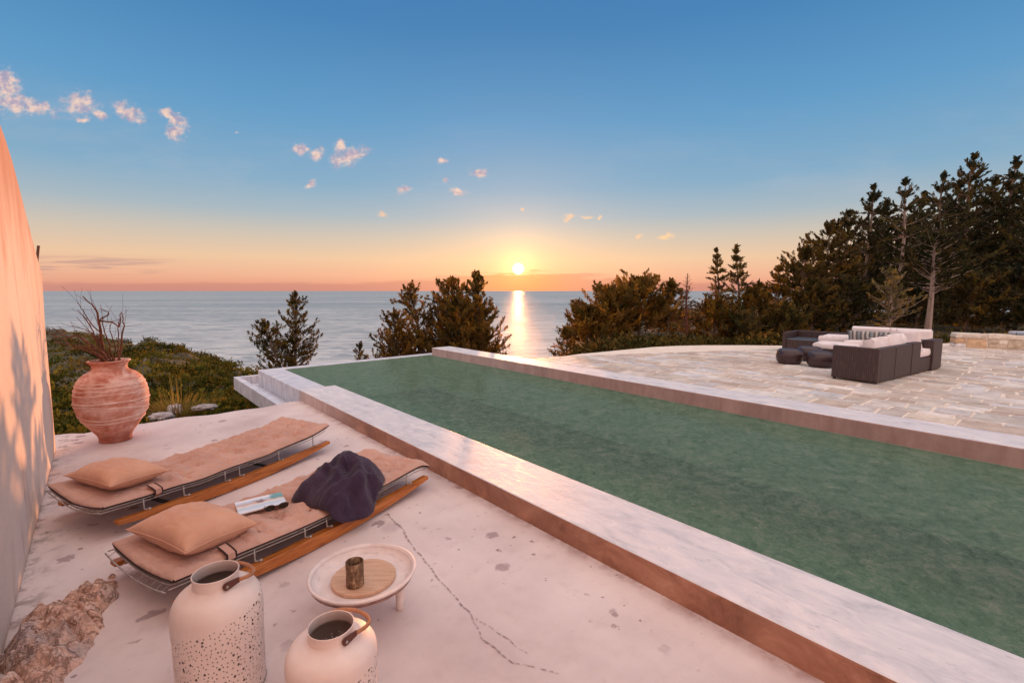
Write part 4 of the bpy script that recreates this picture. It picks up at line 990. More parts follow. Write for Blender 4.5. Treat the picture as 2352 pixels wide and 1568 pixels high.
# ------------------------------------------------------------------ wicker lounge set
SA = ROT+R(7.0)                                        # slightly turned from the pool
def SL(l, n): return W(l, n, STZ)
Cn = SL(1.852, 9.168); dB = Vector((W(1.491, 11.912)-W(1.852, 9.168))); dB.z = 0; lenB = dB.length; dB.normalize(); dA = Vector((-dB.y, dB.x, 0))
angB = math.atan2(dB.y, dB.x)
HS = .56
s1 = thing('wicker_sofa', 'dark wicker sofa nearest the pool with its back to the camera side', 'sofa', Cn, angB)
def sbox(name, x0, x1, y0, y1, z0, z1, mat, par, bev=.012): 
    b = MB(); b.box(x0, x1, y0, y1, z0, z1); return b.build(name, mat, par, bevel=bev, seg=2)
Dp = .66; bl = 1.76
sbox('armrest', 0, .10, .0, Dp, .03, HS, M_wicker, s1)
sbox('backrest', .102, 1.36, .0, .11, .03, HS, M_wicker, s1); sbox('backrest', 1.372, bl, -.006, .11, .03, HS+.012, M_wicker, s1)
sbox('seat_base', .102, 2.30, .112, Dp-.02, .05, .26, M_wicker, s1); sbox('seat_base', bl+.004, 2.30, .0, .11, .03, .27, M_wicker, s1)
for x in (.66,):
    sbox('back_panel_seam', x, x+.012, -.004, -.0005, .04, HS-.02, M_black, s1, 0)
for (x, y) in ((.02, .02), (.02, Dp-.06), (2.2, Dp-.08)): sbox('foot', x, x+.04, y, y+.04, 0, .05, M_black, s1, .004)
def cushion_on(par_mtx, name, lab, w, d, h, loc, rot=(0, 0, 0), mat=M_cush, sd_=0, pil=False, grp='cushions on the wicker lounge set'):
    o = (pillow_mesh(w, d, h, sd_=sd_) if pil else block_cushion(w, d, h, sd_)).build(name, mat, smooth=True); weld(o, 0 if pil else .025)
    o.matrix_world = par_mtx @ Matrix.Translation(loc) @ Matrix.Rotation(rot[2], 4, 'Z') @ Matrix.Rotation(rot[0], 4, 'X') @ Matrix.Rotation(rot[1], 4, 'Y')
    return tag(o, lab, 'cushion', grp)
Ms1 = Matrix.Translation(Cn) @ Matrix.Rotation(angB, 4, 'Z')
cushion_on(Ms1, 'seat_cushion', 'white seat cushion next to the near armrest of the front wicker sofa', .84, .52, .14, (.53, .385, .335), sd_=1)
cushion_on(Ms1, 'seat_cushion', 'white seat cushion at the far end of the front wicker sofa by the gap', 1.34, .62, .14, (1.64, .335, .345), sd_=2)
cushion_on(Ms1, 'back_cushion', 'white back cushion slumped over the front sofa back, nearest the pool', .62, .46, .16, (.50, .20, .455), (R(78), 0, 0), sd_=3)
cushion_on(Ms1, 'back_cushion', 'white back cushion in the middle of the front sofa', .60, .46, .16, (1.08, .19, .48), (R(76), 0, R(3)), sd_=4)
cushion_on(Ms1, 'scatter_pillow', 'pinkish pillow leaning behind the middle back cushion of the front sofa', .50, .42, .16, (1.50, .22, .51), (R(72), 0, R(-4)), pil=True, sd_=5)
# end block across the gap
bk = thing('wicker_end_block', 'tall narrow wicker block beyond the gap in the front sofa', 'sofa end', Cn+dB*2.31-dA*.03, angB)
sbox('panel', 0, .46, 0, .16, .02, HS+.01, M_wicker, bk); sbox('side_panel', .02, .46, .162, .62, .03, HS-.02, M_wicker, bk)
Mbk = Matrix.Translation(Cn) @ Matrix.Rotation(angB, 4, 'Z')
cushion_on(Mbk, 'scatter_pillow', 'pinkish pillow propped against the wicker end block in the gap', .40, .38, .15, (2.17, .30, .57), (R(70), R(0), R(80)), pil=True, sd_=6)
# far sofa with tall pale back cushions
fs_ = thing('wicker_sofa', 'far wicker sofa facing the pool with tall pale back cushions', 'sofa', SL(1.72, 12.0), ROT)
# local x = N (depth), y = L (length)
sbox('seat_base', 0, .80, .0, 1.36, .04, .27, M_wicker, fs_); sbox('backrest', .802, .92, .0, 1.36, .04, .50, M_wicker, fs_)
for (x, y) in ((.03, .03), (.03, 1.28), (.84, .03), (.84, 1.28)): sbox('foot', x, x+.04, y, y+.04, 0, .045, M_black, fs_, .004)
Mfs = Matrix.Translation(SL(1.72, 12.0)) @ Matrix.Rotation(ROT, 4, 'Z')
cushion_on(Mfs, 'seat_cushion', 'long white seat cushion of the far wicker sofa', .80, 1.34, .13, (.40, .67, .34), sd_=7)
cushion_on(Mfs, 'back_cushion', 'tall pale back cushion at the right end of the far sofa', .66, .38, .17, (.66, .34, .485), (R(80), 0, R(90)), sd_=8)
cushion_on(Mfs, 'back_cushion', 'tall pale back cushion left of its twin on the far sofa, behind the striped pillow', .66, .38, .17, (.66, 1.01, .485), (R(80), 0, R(90)), sd_=9)
cushion_on(Mfs, 'striped_pillow', 'grey striped pillow leaning on the far sofa back', .78, .36, .13, (.44, 1.0, .445), (R(68), 0, R(92)), mat=M_stripe, pil=True, sd_=10)
# left module with glass top
lm = thing('wicker_module', 'low wicker corner module with dark glass top at the sea side of the set', 'sofa module', SL(3.1, 12.55), ROT)
Lm = 1.36
sbox('seat_base', .0, .74, .0, Lm-.08, .03, .30, M_wicker, lm); sbox('glass_top', .01, .74, .60, Lm-.09, .302, .316, M_glass, lm, .003)
sbox('armrest', -.02, .86, Lm-.078, Lm, .03, .47, M_wicker, lm); sbox('backrest', .742, .86, -.02, .62, .03, .475, M_wicker, lm); sbox('backrest', .742, .86, .632, Lm-.08, .03, .475, M_wicker, lm)
Mlm = Matrix.Translation(SL(3.1, 12.55)) @ Matrix.Rotation(ROT, 4, 'Z')
cushion_on(Mlm, 'seat_cushion', 'white seat cushion beside the glass top of the sea side module', .74, .60, .13, (.36, .29, .368), sd_=11)
os_ = thing('wicker_ottoman', 'low wicker ottoman with a pinkish pad in front of the sea side module', 'ottoman', SL(2.75, 11.72), ROT)
sbox('base', 0, .62, 0, .80, .03, .22, M_wicker, os_)
Mos = Matrix.Translation(SL(2.75, 11.72)) @ Matrix.Rotation(ROT, 4, 'Z')
cushion_on(Mos, 'ottoman_pad', 'pinkish pad lying on the wicker ottoman between the sofas', .62, .80, .12, (.31, .40, .285), sd_=12)
# three drum poufs
pp = [(0, 0), (.14, 0), (.185, .008), (.225, .05), (.243, .12), (.243, .18), (.225, .255), (.19, .29), (.14, .302), (0, .304)]
pm = None
for (px_, py_, lab) in [(1812, 838, 'dark round drum pouf on the left, nearest the pool'), (1884, 846, 'dark round drum pouf partly hidden by the front sofa armrest'), (1858, 831, 'dark round drum pouf standing behind the other two')]:
    p = atz(px_, py_, STZ)
    dirc = Vector((p.x, p.y, 0)).normalized()*.24
    if pm is None:
        b = MB(); b.lathe(pp, 40); pm = b.build('drum_pouf', M_pouf, smooth=True); weld(pm); o = pm
    else: o = pm.copy(); link(o)
    o.location = (p.x+dirc.x, p.y+dirc.y, STZ); tag(o, lab, 'pouf', 'drum poufs'); 

# ------------------------------------------------------------------ terracotta jar and dry branches
jar_p = W(7.42, .05, 0)
KS = .001263
pr = [(0, .02), (150, 1512), (160, 1480), (172, 1440), (204, 1400), (254, 1340), (311, 1260), (346, 1180), (361, 1085), (353, 1000), (328, 920), (296, 870), (250, 830), (196, 803), (178, 788), (170, 768), (174, 745), (192, 722), (208, 710), (206, 702), (196, 698), (176, 704), (160, 722), (158, 760), (175, 800), (240, 850), (300, 930), (310, 1080)]
pr2 = [(r*KS*.78, (1512-y)*KS*.955) for r, y in pr[1:]]
pr2 = [(0, 0)]+pr2
def smooth_prof(p, k=3):
    out = []
    for i in range(len(p)-1):
        p0 = p[max(0, i-1)]; p1 = p[i]; p2 = p[i+1]; p3 = p[min(len(p)-1, i+2)]
        for s in range(k):
            f = s/k; q = []
            for c in (0, 1): q.append(.5*(2*p1[c]+(p2[c]-p0[c])*f+(2*p0[c]-5*p1[c]+4*p2[c]-p3[c])*f*f+(3*p1[c]-p0[c]-3*p2[c]+p3[c])*f**3))
            out.append((max(0, q[0]), max(0, q[1])))
    return out+[p[-1]]
jar = thing('terracotta_jar', 'large bulging terracotta jar by the end of the plastered wall', 'jar', jar_p)
def jf(r, z, q): return (r*(1+.008*math.sin(2*q+1)+.006*noise.noise((math.cos(q)*2, math.sin(q)*2, z*6))), z)
b = MB(); b.lathe(smooth_prof(pr2, 3), 72, f=jf); b.build('jar_body', M_terra, jar, smooth=True)
def jr(z):
    return float(np.interp(z, [p[1] for p in pr2[1:18]], [p[0] for p in pr2[1:18]]))
for (z0, tilt, ph, wv_, rad) in [(.705, .006, 0, .003, .004), (.655, .004, 1, .006, .004), (.505, .012, 2, .004, .0055), (.36, .05, -.6, .012, .005), (.29, .022, -.9, .004, .005), (.43, .045, 3.4, .01, .005), (.745, .012, .5, .004, .003), (.60, .01, 2.2, .008, .0035)]:
    path = []
    for k in range(72):
        q = 2*math.pi*k/72; z = z0+tilt*math.sin(q+ph)+wv_*math.sin(5*q+ph*3)*.5+.003*noise.noise((q*3, z0*9, 0))
        r = jr(z)*(1+.008*math.sin(2*q+1)); path.append((r*math.cos(q), r*math.sin(q), z))
    b = MB(); b.tube(path, rad*1.9, 6, closed=True); b.build('clay_ridge', M_terraline, jar, smooth=True)
def jp(cx, cy, dy=0.): return aty((100+cx/3.92)*.9408, (700+cy/3.92)*.9408, jar_p.y+dy)
br = thing('dry_branches', 'bundle of bare dry branches standing in the terracotta jar', 'branches', (jar_p.x, jar_p.y, .70))
rb = random.Random(8)
def branch(px, r0, r1, dy0, dy1, kids=0, parent=br):
    P_ = []
    for i, (x, y) in enumerate(px): P_.append(jp(x, y, dy0+(dy1-dy0)*i/(len(px)-1)))
    Q = []
    for i in range(len(P_)-1):
        p0, p1, p2, p3 = P_[max(0, i-1)], P_[i], P_[i+1], P_[min(len(P_)-1, i+2)]
        for s in range(4):
            f = s/4; Q.append(.5*(2*p1+(p2-p0)*f+(2*p0-5*p1+4*p2-p3)*f*f+(3*p1-p0-3*p2+p3)*f**3)+Vector((rb.uniform(-.006, .006), rb.uniform(-.006, .006), rb.uniform(-.006, .006))))
    Q.append(P_[-1]); m = len(Q)
    tw.tube([q-Vector(br.location) for q in Q], [1.45*(r0+(r1-r0)*i/(m-1)) for i in range(m)], 6)
    for k in range(kids):
        i = rb.randint(m//4, m-2); d = (Q[i+1]-Q[i]).normalized(); dd = (d+Vector((rb.uniform(-.7, .5), rb.uniform(-.6, .6), rb.uniform(-.1, .7)))).normalized()
        L_ = rb.uniform(.10, .30); q0 = Q[i]; pts_ = [q0]
        for s in range(5): dd = (dd+Vector((rb.uniform(-.2, .2), rb.uniform(-.2, .2), rb.uniform(-.1, .2)))).normalized(); q0 = q0+dd*L_/5; pts_.append(q0)
        rs0 = (r0+(r1-r0)*i/(m-1))*.55
        tw.tube([q-Vector(br.location) for q in pts_], [max(.0016, rs0*(1-.75*s/5)) for s in range(6)], 4)
for spec in [([(610, 760), (600, 660), (575, 450), (540, 270), (510, 200), (400, 90)], .013, .004, 0, .02, 7), ([(585, 480), (565, 322), (640, 272), (640, 240), (560, 205)], .006, .0025, 0, -.08, 2),
        ([(570, 330), (690, 345), (750, 385), (762, 250)], .007, .003, 0, .05, 3), ([(720, 760), (755, 660), (775, 450), (792, 370), (770, 240)], .010, .003, .02, .06, 3),
        ([(590, 560), (560, 430), (460, 330), (400, 230), (345, 150)], .006, .002, 0, -.06, 4), ([(560, 560), (500, 430), (430, 310), (350, 220)], .006, .002, .05, .1, 3),
        ([(640, 740), (600, 640), (450, 540), (350, 470), (240, 482), (120, 400)], .011, .003, -.05, -.02, 6), ([(640, 730), (560, 650), (420, 580), (300, 555), (110, 450)], .009, .0025, -.1, -.15, 7),
        ([(620, 740), (540, 660), (400, 600), (250, 560), (120, 520)], .008, .0025, .0, .05, 7), ([(660, 740), (610, 600), (520, 460), (390, 400), (290, 375)], .006, .002, .08, .1, 5),
        ([(690, 740), (660, 560), (600, 400), (585, 330)], .007, .0025, -.02, -.1, 4), ([(700, 740), (705, 560), (660, 420), (690, 320)], .006, .002, .05, .1, 4), ([(740, 740), (745, 560), (738, 360), (760, 300)], .006, .002, -.06, -.08, 3),
        ([(650, 730), (580, 620), (470, 590), (350, 600), (230, 590)], .007, .0025, -.08, -.16, 7), ([(680, 740), (640, 640), (560, 560), (480, 440), (340, 290)], .006, .002, .06, .14, 5)]:
    tw = MB(); branch(*spec); o = tw.build('branch', M_twig, br, smooth=True)
tw = MB()
for k in range(60):
    q = rb.uniform(0, 6.28); r_ = rb.uniform(.01, .15); p = Vector((r_*math.cos(q), r_*math.sin(q), rb.uniform(.05, .2)))
    dd = Vector((rb.uniform(-1.3, .35), rb.uniform(-.7, .7), rb.uniform(.3, 1.2))).normalized(); L_ = rb.uniform(.15, .42); pts_ = [p]
    for s in range(5): dd = (dd+Vector((rb.uniform(-.18, .18), rb.uniform(-.18, .18), rb.uniform(-.1, .14)))).normalized(); p = p+dd*L_/5; pts_.append(p)
    tw.tube(pts_, [.0045-.0006*s for s in range(6)], 4)
tw.build('fine_twigs', M_twig, br, smooth=True)

# ------------------------------------------------------------------ rocks, grass tuft
def rock(name, label, c, sx, sy, sz, sd_, mat=M_lime, parent=None):
    b = MB()
    def fn(u, v):
        th, ph = u*2*math.pi, v*math.pi
        p = Vector((math.sin(ph)*math.cos(th), math.sin(ph)*math.sin(th), math.cos(ph)))
        k = 1+.35*noise.noise((p*1.6+Vector((sd_, 0, 0))))+.16*noise.noise(p*4.+Vector((sd_, 3, 0)))+.06*noise.noise(p*11.+Vector((sd_, 3, 0)))
        return (p.x*sx*k, p.y*sy*k, p.z*sz*k)
    b.grid(fn, 40, 22); o = b.build(name, mat, loc=c, rz=sd_, smooth=True); weld(o); return tag(o, label, 'rock', 'rocks at the terrace edge')
for (x, y, sx, sy, sz, lab, i) in [(372, 968, .17, .10, .06, 'long pale limestone rock lying along the terrace edge', 1), (403, 952, .10, .09, .09, 'small pale rock at the foot of the grass tuft', 2), (470, 946, .16, .12, .05, 'flat pale rock on the terrace edge right of the grass tuft', 3)]:
    p = atz(x, y-8, -.06); d_ = Vector((p.x, p.y, 0)).normalized()*.25; rock('limestone_rock', lab, (p.x+d_.x, p.y+d_.y, -.09), sx, sy, sz, i*3.3)
tu = atz(412, 952, -.1); tu = tu+Vector((tu.x, tu.y, 0)).normalized()*.55
C_ = []; 
gb = MB(); n = 900
V_ = []; F_ = []; T_ = []
for k in range(n):
    q = RNG.random()*6.28; r_ = .24*math.sqrt(RNG.random()); b0 = np.array([r_*math.cos(q), r_*math.sin(q), 0]); h_ = RNG.uniform(.22, .56); ln_ = RNG.uniform(.15, .95)*h_
    if k % 110 == 0: h_ = .95; ln_ = .12
    tip = b0+np.array([math.cos(q+RNG.normal()*.5)*ln_, math.sin(q+RNG.normal()*.5)*ln_, h_]); mid = b0*.5+tip*.5+np.array([0, 0, h_*.14]); s_ = np.array([-math.sin(q), math.cos(q), 0])*.005
    i0 = len(V_); V_ += [b0-s_, b0+s_, mid+s_, mid-s_, tip+s_*.2, tip-s_*.2]; F_ += [(i0, i0+1, i0+2, i0+3), (i0+3, i0+2, i0+4, i0+5)]; tn = RNG.uniform(.7, 1.3); T_ += [(tn, tn, tn*.9)]*6
o = fast_mesh('grass_tuft', np.array(V_), np.array(F_), M_grass, col=np.array(T_)); o.location = (tu.x, tu.y, gz(tu.x, tu.y)-.02 if gz(tu.x, tu.y) > -.5 else -.4); tag(o, 'golden tuft of wild grass just beyond the terrace edge', 'grass tuft')
# rock outcrop breaking through the cement
OUT = [(95, 1395), (150, 1362), (215, 1340), (258, 1322), (276, 1345), (262, 1385), (238, 1410), (236, 1440), (222, 1478), (190, 1520), (150, 1560), (120, 1610), (-40, 1660), (-30, 1560), (30, 1470), (60, 1420)]
OL = [toLN(atz(x, y, 0.0)) for x, y in OUT]
def inside_dist(l, n):
    c = False; dm = 9
    for i in range(len(OL)):
        a, b_ = OL[i], OL[(i+1) % len(OL)]
        if (a[1] > n) != (b_[1] > n) and l < (b_[0]-a[0])*(n-a[1])/(b_[1]-a[1])+a[0]: c = not c
        d = Vector((b_[0]-a[0], b_[1]-a[1])); w_ = Vector((l-a[0], n-a[1])); tt = max(0, min(1, w_.dot(d)/d.dot(d))); dm = min(dm, (w_-d*tt).length)
    return dm if c else -dm
l0, l1 = min(o_[0] for o_ in OL)-.1, max(o_[0] for o_ in OL)+.1; n0, n1 = min(o_[1] for o_ in OL)-.1, max(o_[1] for o_ in OL)+.1
b = MB(); nu_, nv_ = 190, 140
def fr(u, v):
    l, n = l0+(l1-l0)*u, n0+(n1-n0)*v; e = inside_dist(l, n)
    q = (l*.85-n*.5, n*.85+l*.5)
    f = noise.fractal((q[0]*2.2, q[1]*7, 1.5), 1., 2.1, 6)
    rid = 1-abs(noise.noise((q[0]*2.+3, q[1]*5, 4)))*2
    e2 = e+.045*noise.noise((l*9, n*9, 2))
    h = -.03+(min(1, max(0, (e2+.01)/.08))**.7)*(.085+.06*f+.035*rid+.035*noise.fractal((l*14, n*14, 3), 1., 2., 4)-.04*max(0, .12-abs(noise.noise((q[0]*2.2, q[1]*6, 9))))/.12)
    return W(l, n, h)
b.grid(fr, nu_, nv_, flip=True)
tag(b.build('rock_outcrop', M_rock, smooth=False), 'rough red-brown rock outcrop breaking through the terrace beside the wall', 'rock')

# ------------------------------------------------------------------ sun loungers
ZB1 = [(-.06, .240), (.22, .220), (.43, .213), (.65, .196), (.86, .204), (1.1, .202), (1.29, .200), (1.45, .215), (1.69, .226), (1.87, .238), (2.10, .284)]
ZB2 = [(.01, .226), (.16, .218), (.35, .212), (.6, .196), (.88, .182), (1.2, .184), (1.45, .195), (1.78, .214), (1.98, .224), (2.05, .215), (2.14, .180)]
WM = .735
def catmull(tab, u):
    xs = [p[0] for p in tab]; i = max(0, min(len(tab)-2, int(np.searchsorted(xs, u))-1))
    p0, p1, p2, p3 = tab[max(0, i-1)], tab[i], tab[i+1], tab[min(len(tab)-1, i+2)]
    f = (u-p1[0])/(p2[0]-p1[0]); m1 = (p2[1]-p0[1])/(p2[0]-p0[0]); m2 = (p3[1]-p1[1])/(p3[0]-p1[0]); h = p2[0]-p1[0]
    f2, f3 = f*f, f*f*f
    return (2*f3-3*f2+1)*p1[1]+(f3-2*f2+f)*h*m1+(-2*f3+3*f2)*p2[1]+(f3-f2)*h*m2
def zbot(tab, u, v):          # v 0..1 across; ends lift at the far side, sag in the middle
    z = catmull(tab, u)
    e = max(0, 1-abs(u-tab[0][0])/.5); c = (v-.5)*2
    return z + e*(.030*(c*c-1)+(.045 if tab is ZB1 else .012)*max(0, c)) + max(0, 1-abs(u-tab[-1][0])/.4)*.02*(c*c-1) - .006*(1-c*c)
MH = .032
M_tuft = fabric('rust_tuft', (150, 92, 76), (172, 112, 94), .2)
TUFTS = [(.58+.2*i, tv) for i in range(8) for tv in ((.2, .5, .8) if i % 2 == 0 else (.35, .65))]
def mattress_top(tab, u, v, sd_):
    c = (v-.5)*2; ee = min(1, (1-abs(c))/.10); eu = min(1, min(u-tab[0][0], tab[-1][0]-u)/.06)
    z = zbot(tab, u, v)+MH*(.45+.55*max(0, ee)**.5*max(0, eu)**.5)+.012*(1-c*c)
    # tufts
    for tu_, tv in TUFTS:
        du, dv = u-tu_, (v-tv)*WM; d2 = (du/.05)**2+(dv/.05)**2
        if d2 < 14: z -= .030*math.exp(-d2)+.007*math.exp(-d2*.2)*math.cos(6*math.atan2(dv, du)+tu_*40)
    if u > .48: z += .010*abs(math.sin(math.pi*(u-.58)/.2))**.6*max(0, ee)
    wr = noise.noise((u*9+sd_, v*3.2, sd_))*.55+noise.noise((u*22+sd_+v*5, v*6, 3+sd_))*.35+noise.noise((u*5-v*7+sd_, v*9+u*8, 8))*.4
    amp = .030 if u > .45 else .010
    z += amp*wr*max(0, ee)
    if u > .45:
        for (sx, sy, sk, k_) in ((9, 2.2, 3.1, .013), (5, 3.0, -4.2, .012), (13, 1.2, 1.0, .009)):
            q_ = noise.noise((u*sx+v*sk+sd_*2, v*sy+sx, sd_)); z -= k_*max(0, 1-abs(q_)/.10)*max(0, min(1, .5+noise.noise((u*4, v*2, sx))*2))*max(0, ee)
    else:
        q_ = noise.noise((u*16+sd_, v*1.5+u*2, sd_+4)); z -= .006*max(0, 1-abs(q_)/.12)*max(0, ee)
    rip = abs(noise.noise((u*14+v*6+sd_, v*2.5, 11)))
    z += .026*(.25-rip)*max(0, ee)*(1 if u > .45 else .4)
    return z
def lounger(label, org, th, tab, sd_, posts, bars):
    lo = thing('sun_lounger', label, 'sun lounger', W(*org, 0), ROT+R(th), 'rocking sun loungers')
    for yv in (0., .77):
        b = MB(); n = 24; vs_ = []; y0, y1 = yv-.032, yv+.032
        for i in range(n+1):
            u = 2.07*i/n; c = (u/2.07*2-1)
            top = .122-.030*(1-abs(c)**1.6); botm = .004+.088*abs(c)**1.75
            vs_ += [(u, y0, botm), (u, y1, botm), (u, y1, top), (u, y0, top)]
        fs2 = [(0, 3, 2, 1), (4*n, 4*n+1, 4*n+2, 4*n+3)]
        for i in range(n):
            for k in range(4): fs2.append((4*i+k, 4*i+(k+1) % 4, 4*i+4+(k+1) % 4, 4*i+4+k))
        b.add(vs_, fs2); b.build('wood_rail', M_wood, lo, bevel=.006)
    for u in bars:
        b = MB(); b.box(u-.02, u+.02, .034, .736, .062, .074); b.build('cross_bar', M_black, lo, bevel=.002)
    u0, u1 = tab[0][0], tab[-1][0]; vy = lambda v: .018+v*WM
    f = MB()
    ring = [(u, vy(0), zbot(tab, u, 0)-.012) for u in np.linspace(u0+.02, u1-.02, 30)]+[(u1-.01, vy(v), zbot(tab, u1, v)-.012) for v in np.linspace(.05, .95, 8)]+[(u, vy(1), zbot(tab, u, 1)-.012) for u in np.linspace(u1-.02, u0+.02, 30)]+[(u0-.005, vy(v), zbot(tab, u0, v)-.020) for v in np.linspace(.95, .05, 12)]
    f.tube(ring, .0055, 6, closed=True)
    EX, DR = (.02, .03) if sd_ < 3 else (.045, .04)
    ring2 = [(u0-EX, vy(v), zbot(tab, u0, v)-DR) for v in np.linspace(0, 1, 12)]
    f.tube(ring2, .0045, 6)
    f.tube([(u, vy(0), zbot(tab, u, 0)-.034) for u in np.linspace(u0-.03, u1-.05, 30)], .004, 5); f.tube([(u, vy(1), zbot(tab, u, 1)-.034) for u in np.linspace(u0-.03, u1-.05, 30)], .004, 5)
    f.build('frame', M_metal, lo, smooth=True)
    f = MB()
    for u in np.linspace(u0+.03, u1-.04, 46): f.tube([(u, vy(v), zbot(tab, u, v)-.014) for v in np.linspace(0, 1, 5)], .0022, 4)
    for v in np.linspace(.06, .94, 10): f.tube([(u0-EX, vy(v), zbot(tab, u0, v)-DR), (u0+.01, vy(v), zbot(tab, u0, v)-.014)], .002, 4)
    f.build('wire_mesh', M_metal, lo, smooth=True)
    for u in posts:
        for yv, v in ((.0, 0), (.77, 1)):
            f = MB(); zt = catmull(tab, u)-.012; zr = .122-.030*(1-abs(u/2.07*2-1)**1.6)
            s_ = 1 if v == 0 else -1
            f.tube([(u, vy(v), zt), (u, vy(v), zr+.010), (u+.006, yv+.016*s_, zr+.006), (u+.03, yv+.006*s_, zr+.006)], .0058, 6)
            f.tube([(u+.03, yv+.004*s_, zr-.004), (u+.03, yv+.004*s_, zr+.013)], .012, 8); f.build('support_post', M_metal, lo, smooth=True)
    nu, nv = 250, 84
    b = MB()
    b.grid(lambda a, v: (u0+(u1-u0)*a, vy(v)+.004*noise.noise((a*20, v*9, sd_)), mattress_top(tab, u0+(u1-u0)*a, v, sd_)), nu, nv)
    b.grid(lambda a, v: (u0+(u1-u0)*a, vy(v), zbot(tab, u0+(u1-u0)*a, v)), nu, nv, flip=True)
    for v in (0, 1):
        b.grid(lambda a, w, v=v: (u0+(u1-u0)*a, vy(v)+(-1 if v == 0 else 1)*.010*math.sin(math.pi*w), zbot(tab, u0+(u1-u0)*a, v)*(1-w)+mattress_top(tab, u0+(u1-u0)*a, v, sd_)*w), nu, 4, flip=(v == 1))
    for a in (0, 1):
        uu_ = u0 if a == 0 else u1
        b.grid(lambda v, w, uu_=uu_, a=a: (uu_+(-1 if a == 0 else 1)*.008*math.sin(math.pi*w), vy(v), zbot(tab, uu_, v)*(1-w)+mattress_top(tab, uu_, v, sd_)*w), nv, 3, flip=(a == 0))
    mt = b.build('mattress', M_canvas, lo, smooth=True); w_ = mt.modifiers.new('weld', 'WELD'); w_.merge_threshold = .002
    f = MB(); zz = lambda u, v: zbot(tab, u, v)+.002
    f.tube([(u, vy(0)-.004, zz(u, 0)) for u in np.linspace(u0, u1, 50)]+[(u1+.004, vy(v), zz(u1, v)) for v in np.linspace(.04, .96, 10)]+[(u, vy(1)+.004, zz(u, 1)) for u in np.linspace(u1, u0, 50)]+[(u0-.004, vy(v), zz(u0, v)) for v in np.linspace(.96, .04, 16)], .008, 6, closed=True)
    f.build('piping', M_piping, mt, smooth=True)
    for tu_, tv in TUFTS:
            if tu_ > tab[-1][0]-.06: continue
            f = MB(); f.lathe([(0, -.002), (.017, -.001), (.015, .004), (0, .007)], 10)
            f.build('tuft_button', M_tuft, mt, smooth=True, loc=(tu_, vy(tv), mattress_top(tab, tu_, tv, sd_)))
    return lo
L1 = lounger('rocking sun lounger nearest the wall and jar with only a pillow on it', (4.439, -.013), 25.4, ZB1, 1.3, (.20, .50, .86, 1.00, 1.43, 1.87), (.42, 1.33))
L2 = lounger('rocking sun lounger behind the white lanterns with the towel and magazine on it', (3.04, .205), 19., ZB2, 6.1, (.20, .46, .82, 1.0, 1.42, 1.84), (.36, 1.30))
def LM(lo): return Matrix.Translation(lo.location) @ Matrix.Rotation(lo.rotation_euler[2], 4, 'Z')
def inL(lo, p): return LM(lo).inverted() @ p
def strap(lo, tab, uc):
    b = MB(); b2 = MB(); w_ = .022
    pth = [(.10, catmull(tab, uc)+MH+.02), (.05, catmull(tab, uc)+MH+.012), (.0, catmull(tab, uc)+.030), (-.004, catmull(tab, uc)-.004), (.02, catmull(tab, uc)-.028)]
    def quad(x0, x1, off, bb):
        vs_ = []
        for (y, z) in pth: vs_ += [(uc+x0, y-off, z+off), (uc+x1, y-off, z+off), (uc+x0, y+.004-off, z-.004+off), (uc+x1, y+.004-off, z-.004+off)]
        fs2 = []
        for i in range(len(pth)-1):
            k = 4*i; fs2 += [(k, k+1, k+5, k+4), (k+2, k+6, k+7, k+3), (k, k+4, k+6, k+2), (k+1, k+3, k+7, k+5)]
        bb.add(vs_, fs2)
    quad(-w_, w_, .004, b); s_ = b.build('strap', M_canvas, lo)
    quad(-w_-.009, -w_, .006, b2); quad(w_, w_+.009, .006, b2); b2.build('strap_edging', M_piping, s_)
strap(L1, ZB1, .30); strap(L2, ZB2, .31)
def pillow_on(lo, lab, u, v, z, w, d, h, rz, rx, ry, sd_):
    o = pillow_mesh(w, d, h, 64, 48, .10, sd_, .012).build('pillow', M_pillow, smooth=True); weld(o)
    o.matrix_world = LM(lo) @ Matrix.Translation((u, v, z)) @ Matrix.Rotation(R(rz), 4, 'Z') @ Matrix.Rotation(R(rx), 4, 'X') @ Matrix.Rotation(R(ry), 4, 'Y')
    f = MB(); n = 80; pth = []
    for k in range(n):
        s_ = k/n*4; e = int(s_); q = (s_-e)*2-1
        x, y = [(q, -1), (1, q), (-q, 1), (-1, -q)][e]
        kx = 1-.10*(1-abs(y)**2)*abs(x)**3; ky = 1-.10*(1-abs(x)**2)*abs(y)**3
        pth.append((x*w/2*kx, y*d/2*ky, 0))
    f.tube(pth, .0045, 5, closed=True); f.build('pillow_seam', M_pillow, o, smooth=True)
    return tag(o, lab, 'pillow', 'pillows on the sun loungers')
pillow_on(L1, 'peach pillow on the sun lounger nearest the wall', .245, .42, .335, .43, .60, .19, 2, 0, 3, 2.2)
pillow_on(L2, 'peach pillow on the sun lounger beside the magazine', .30, .39, .318, .45, .62, .22, 4, 0, 3, 9.4)

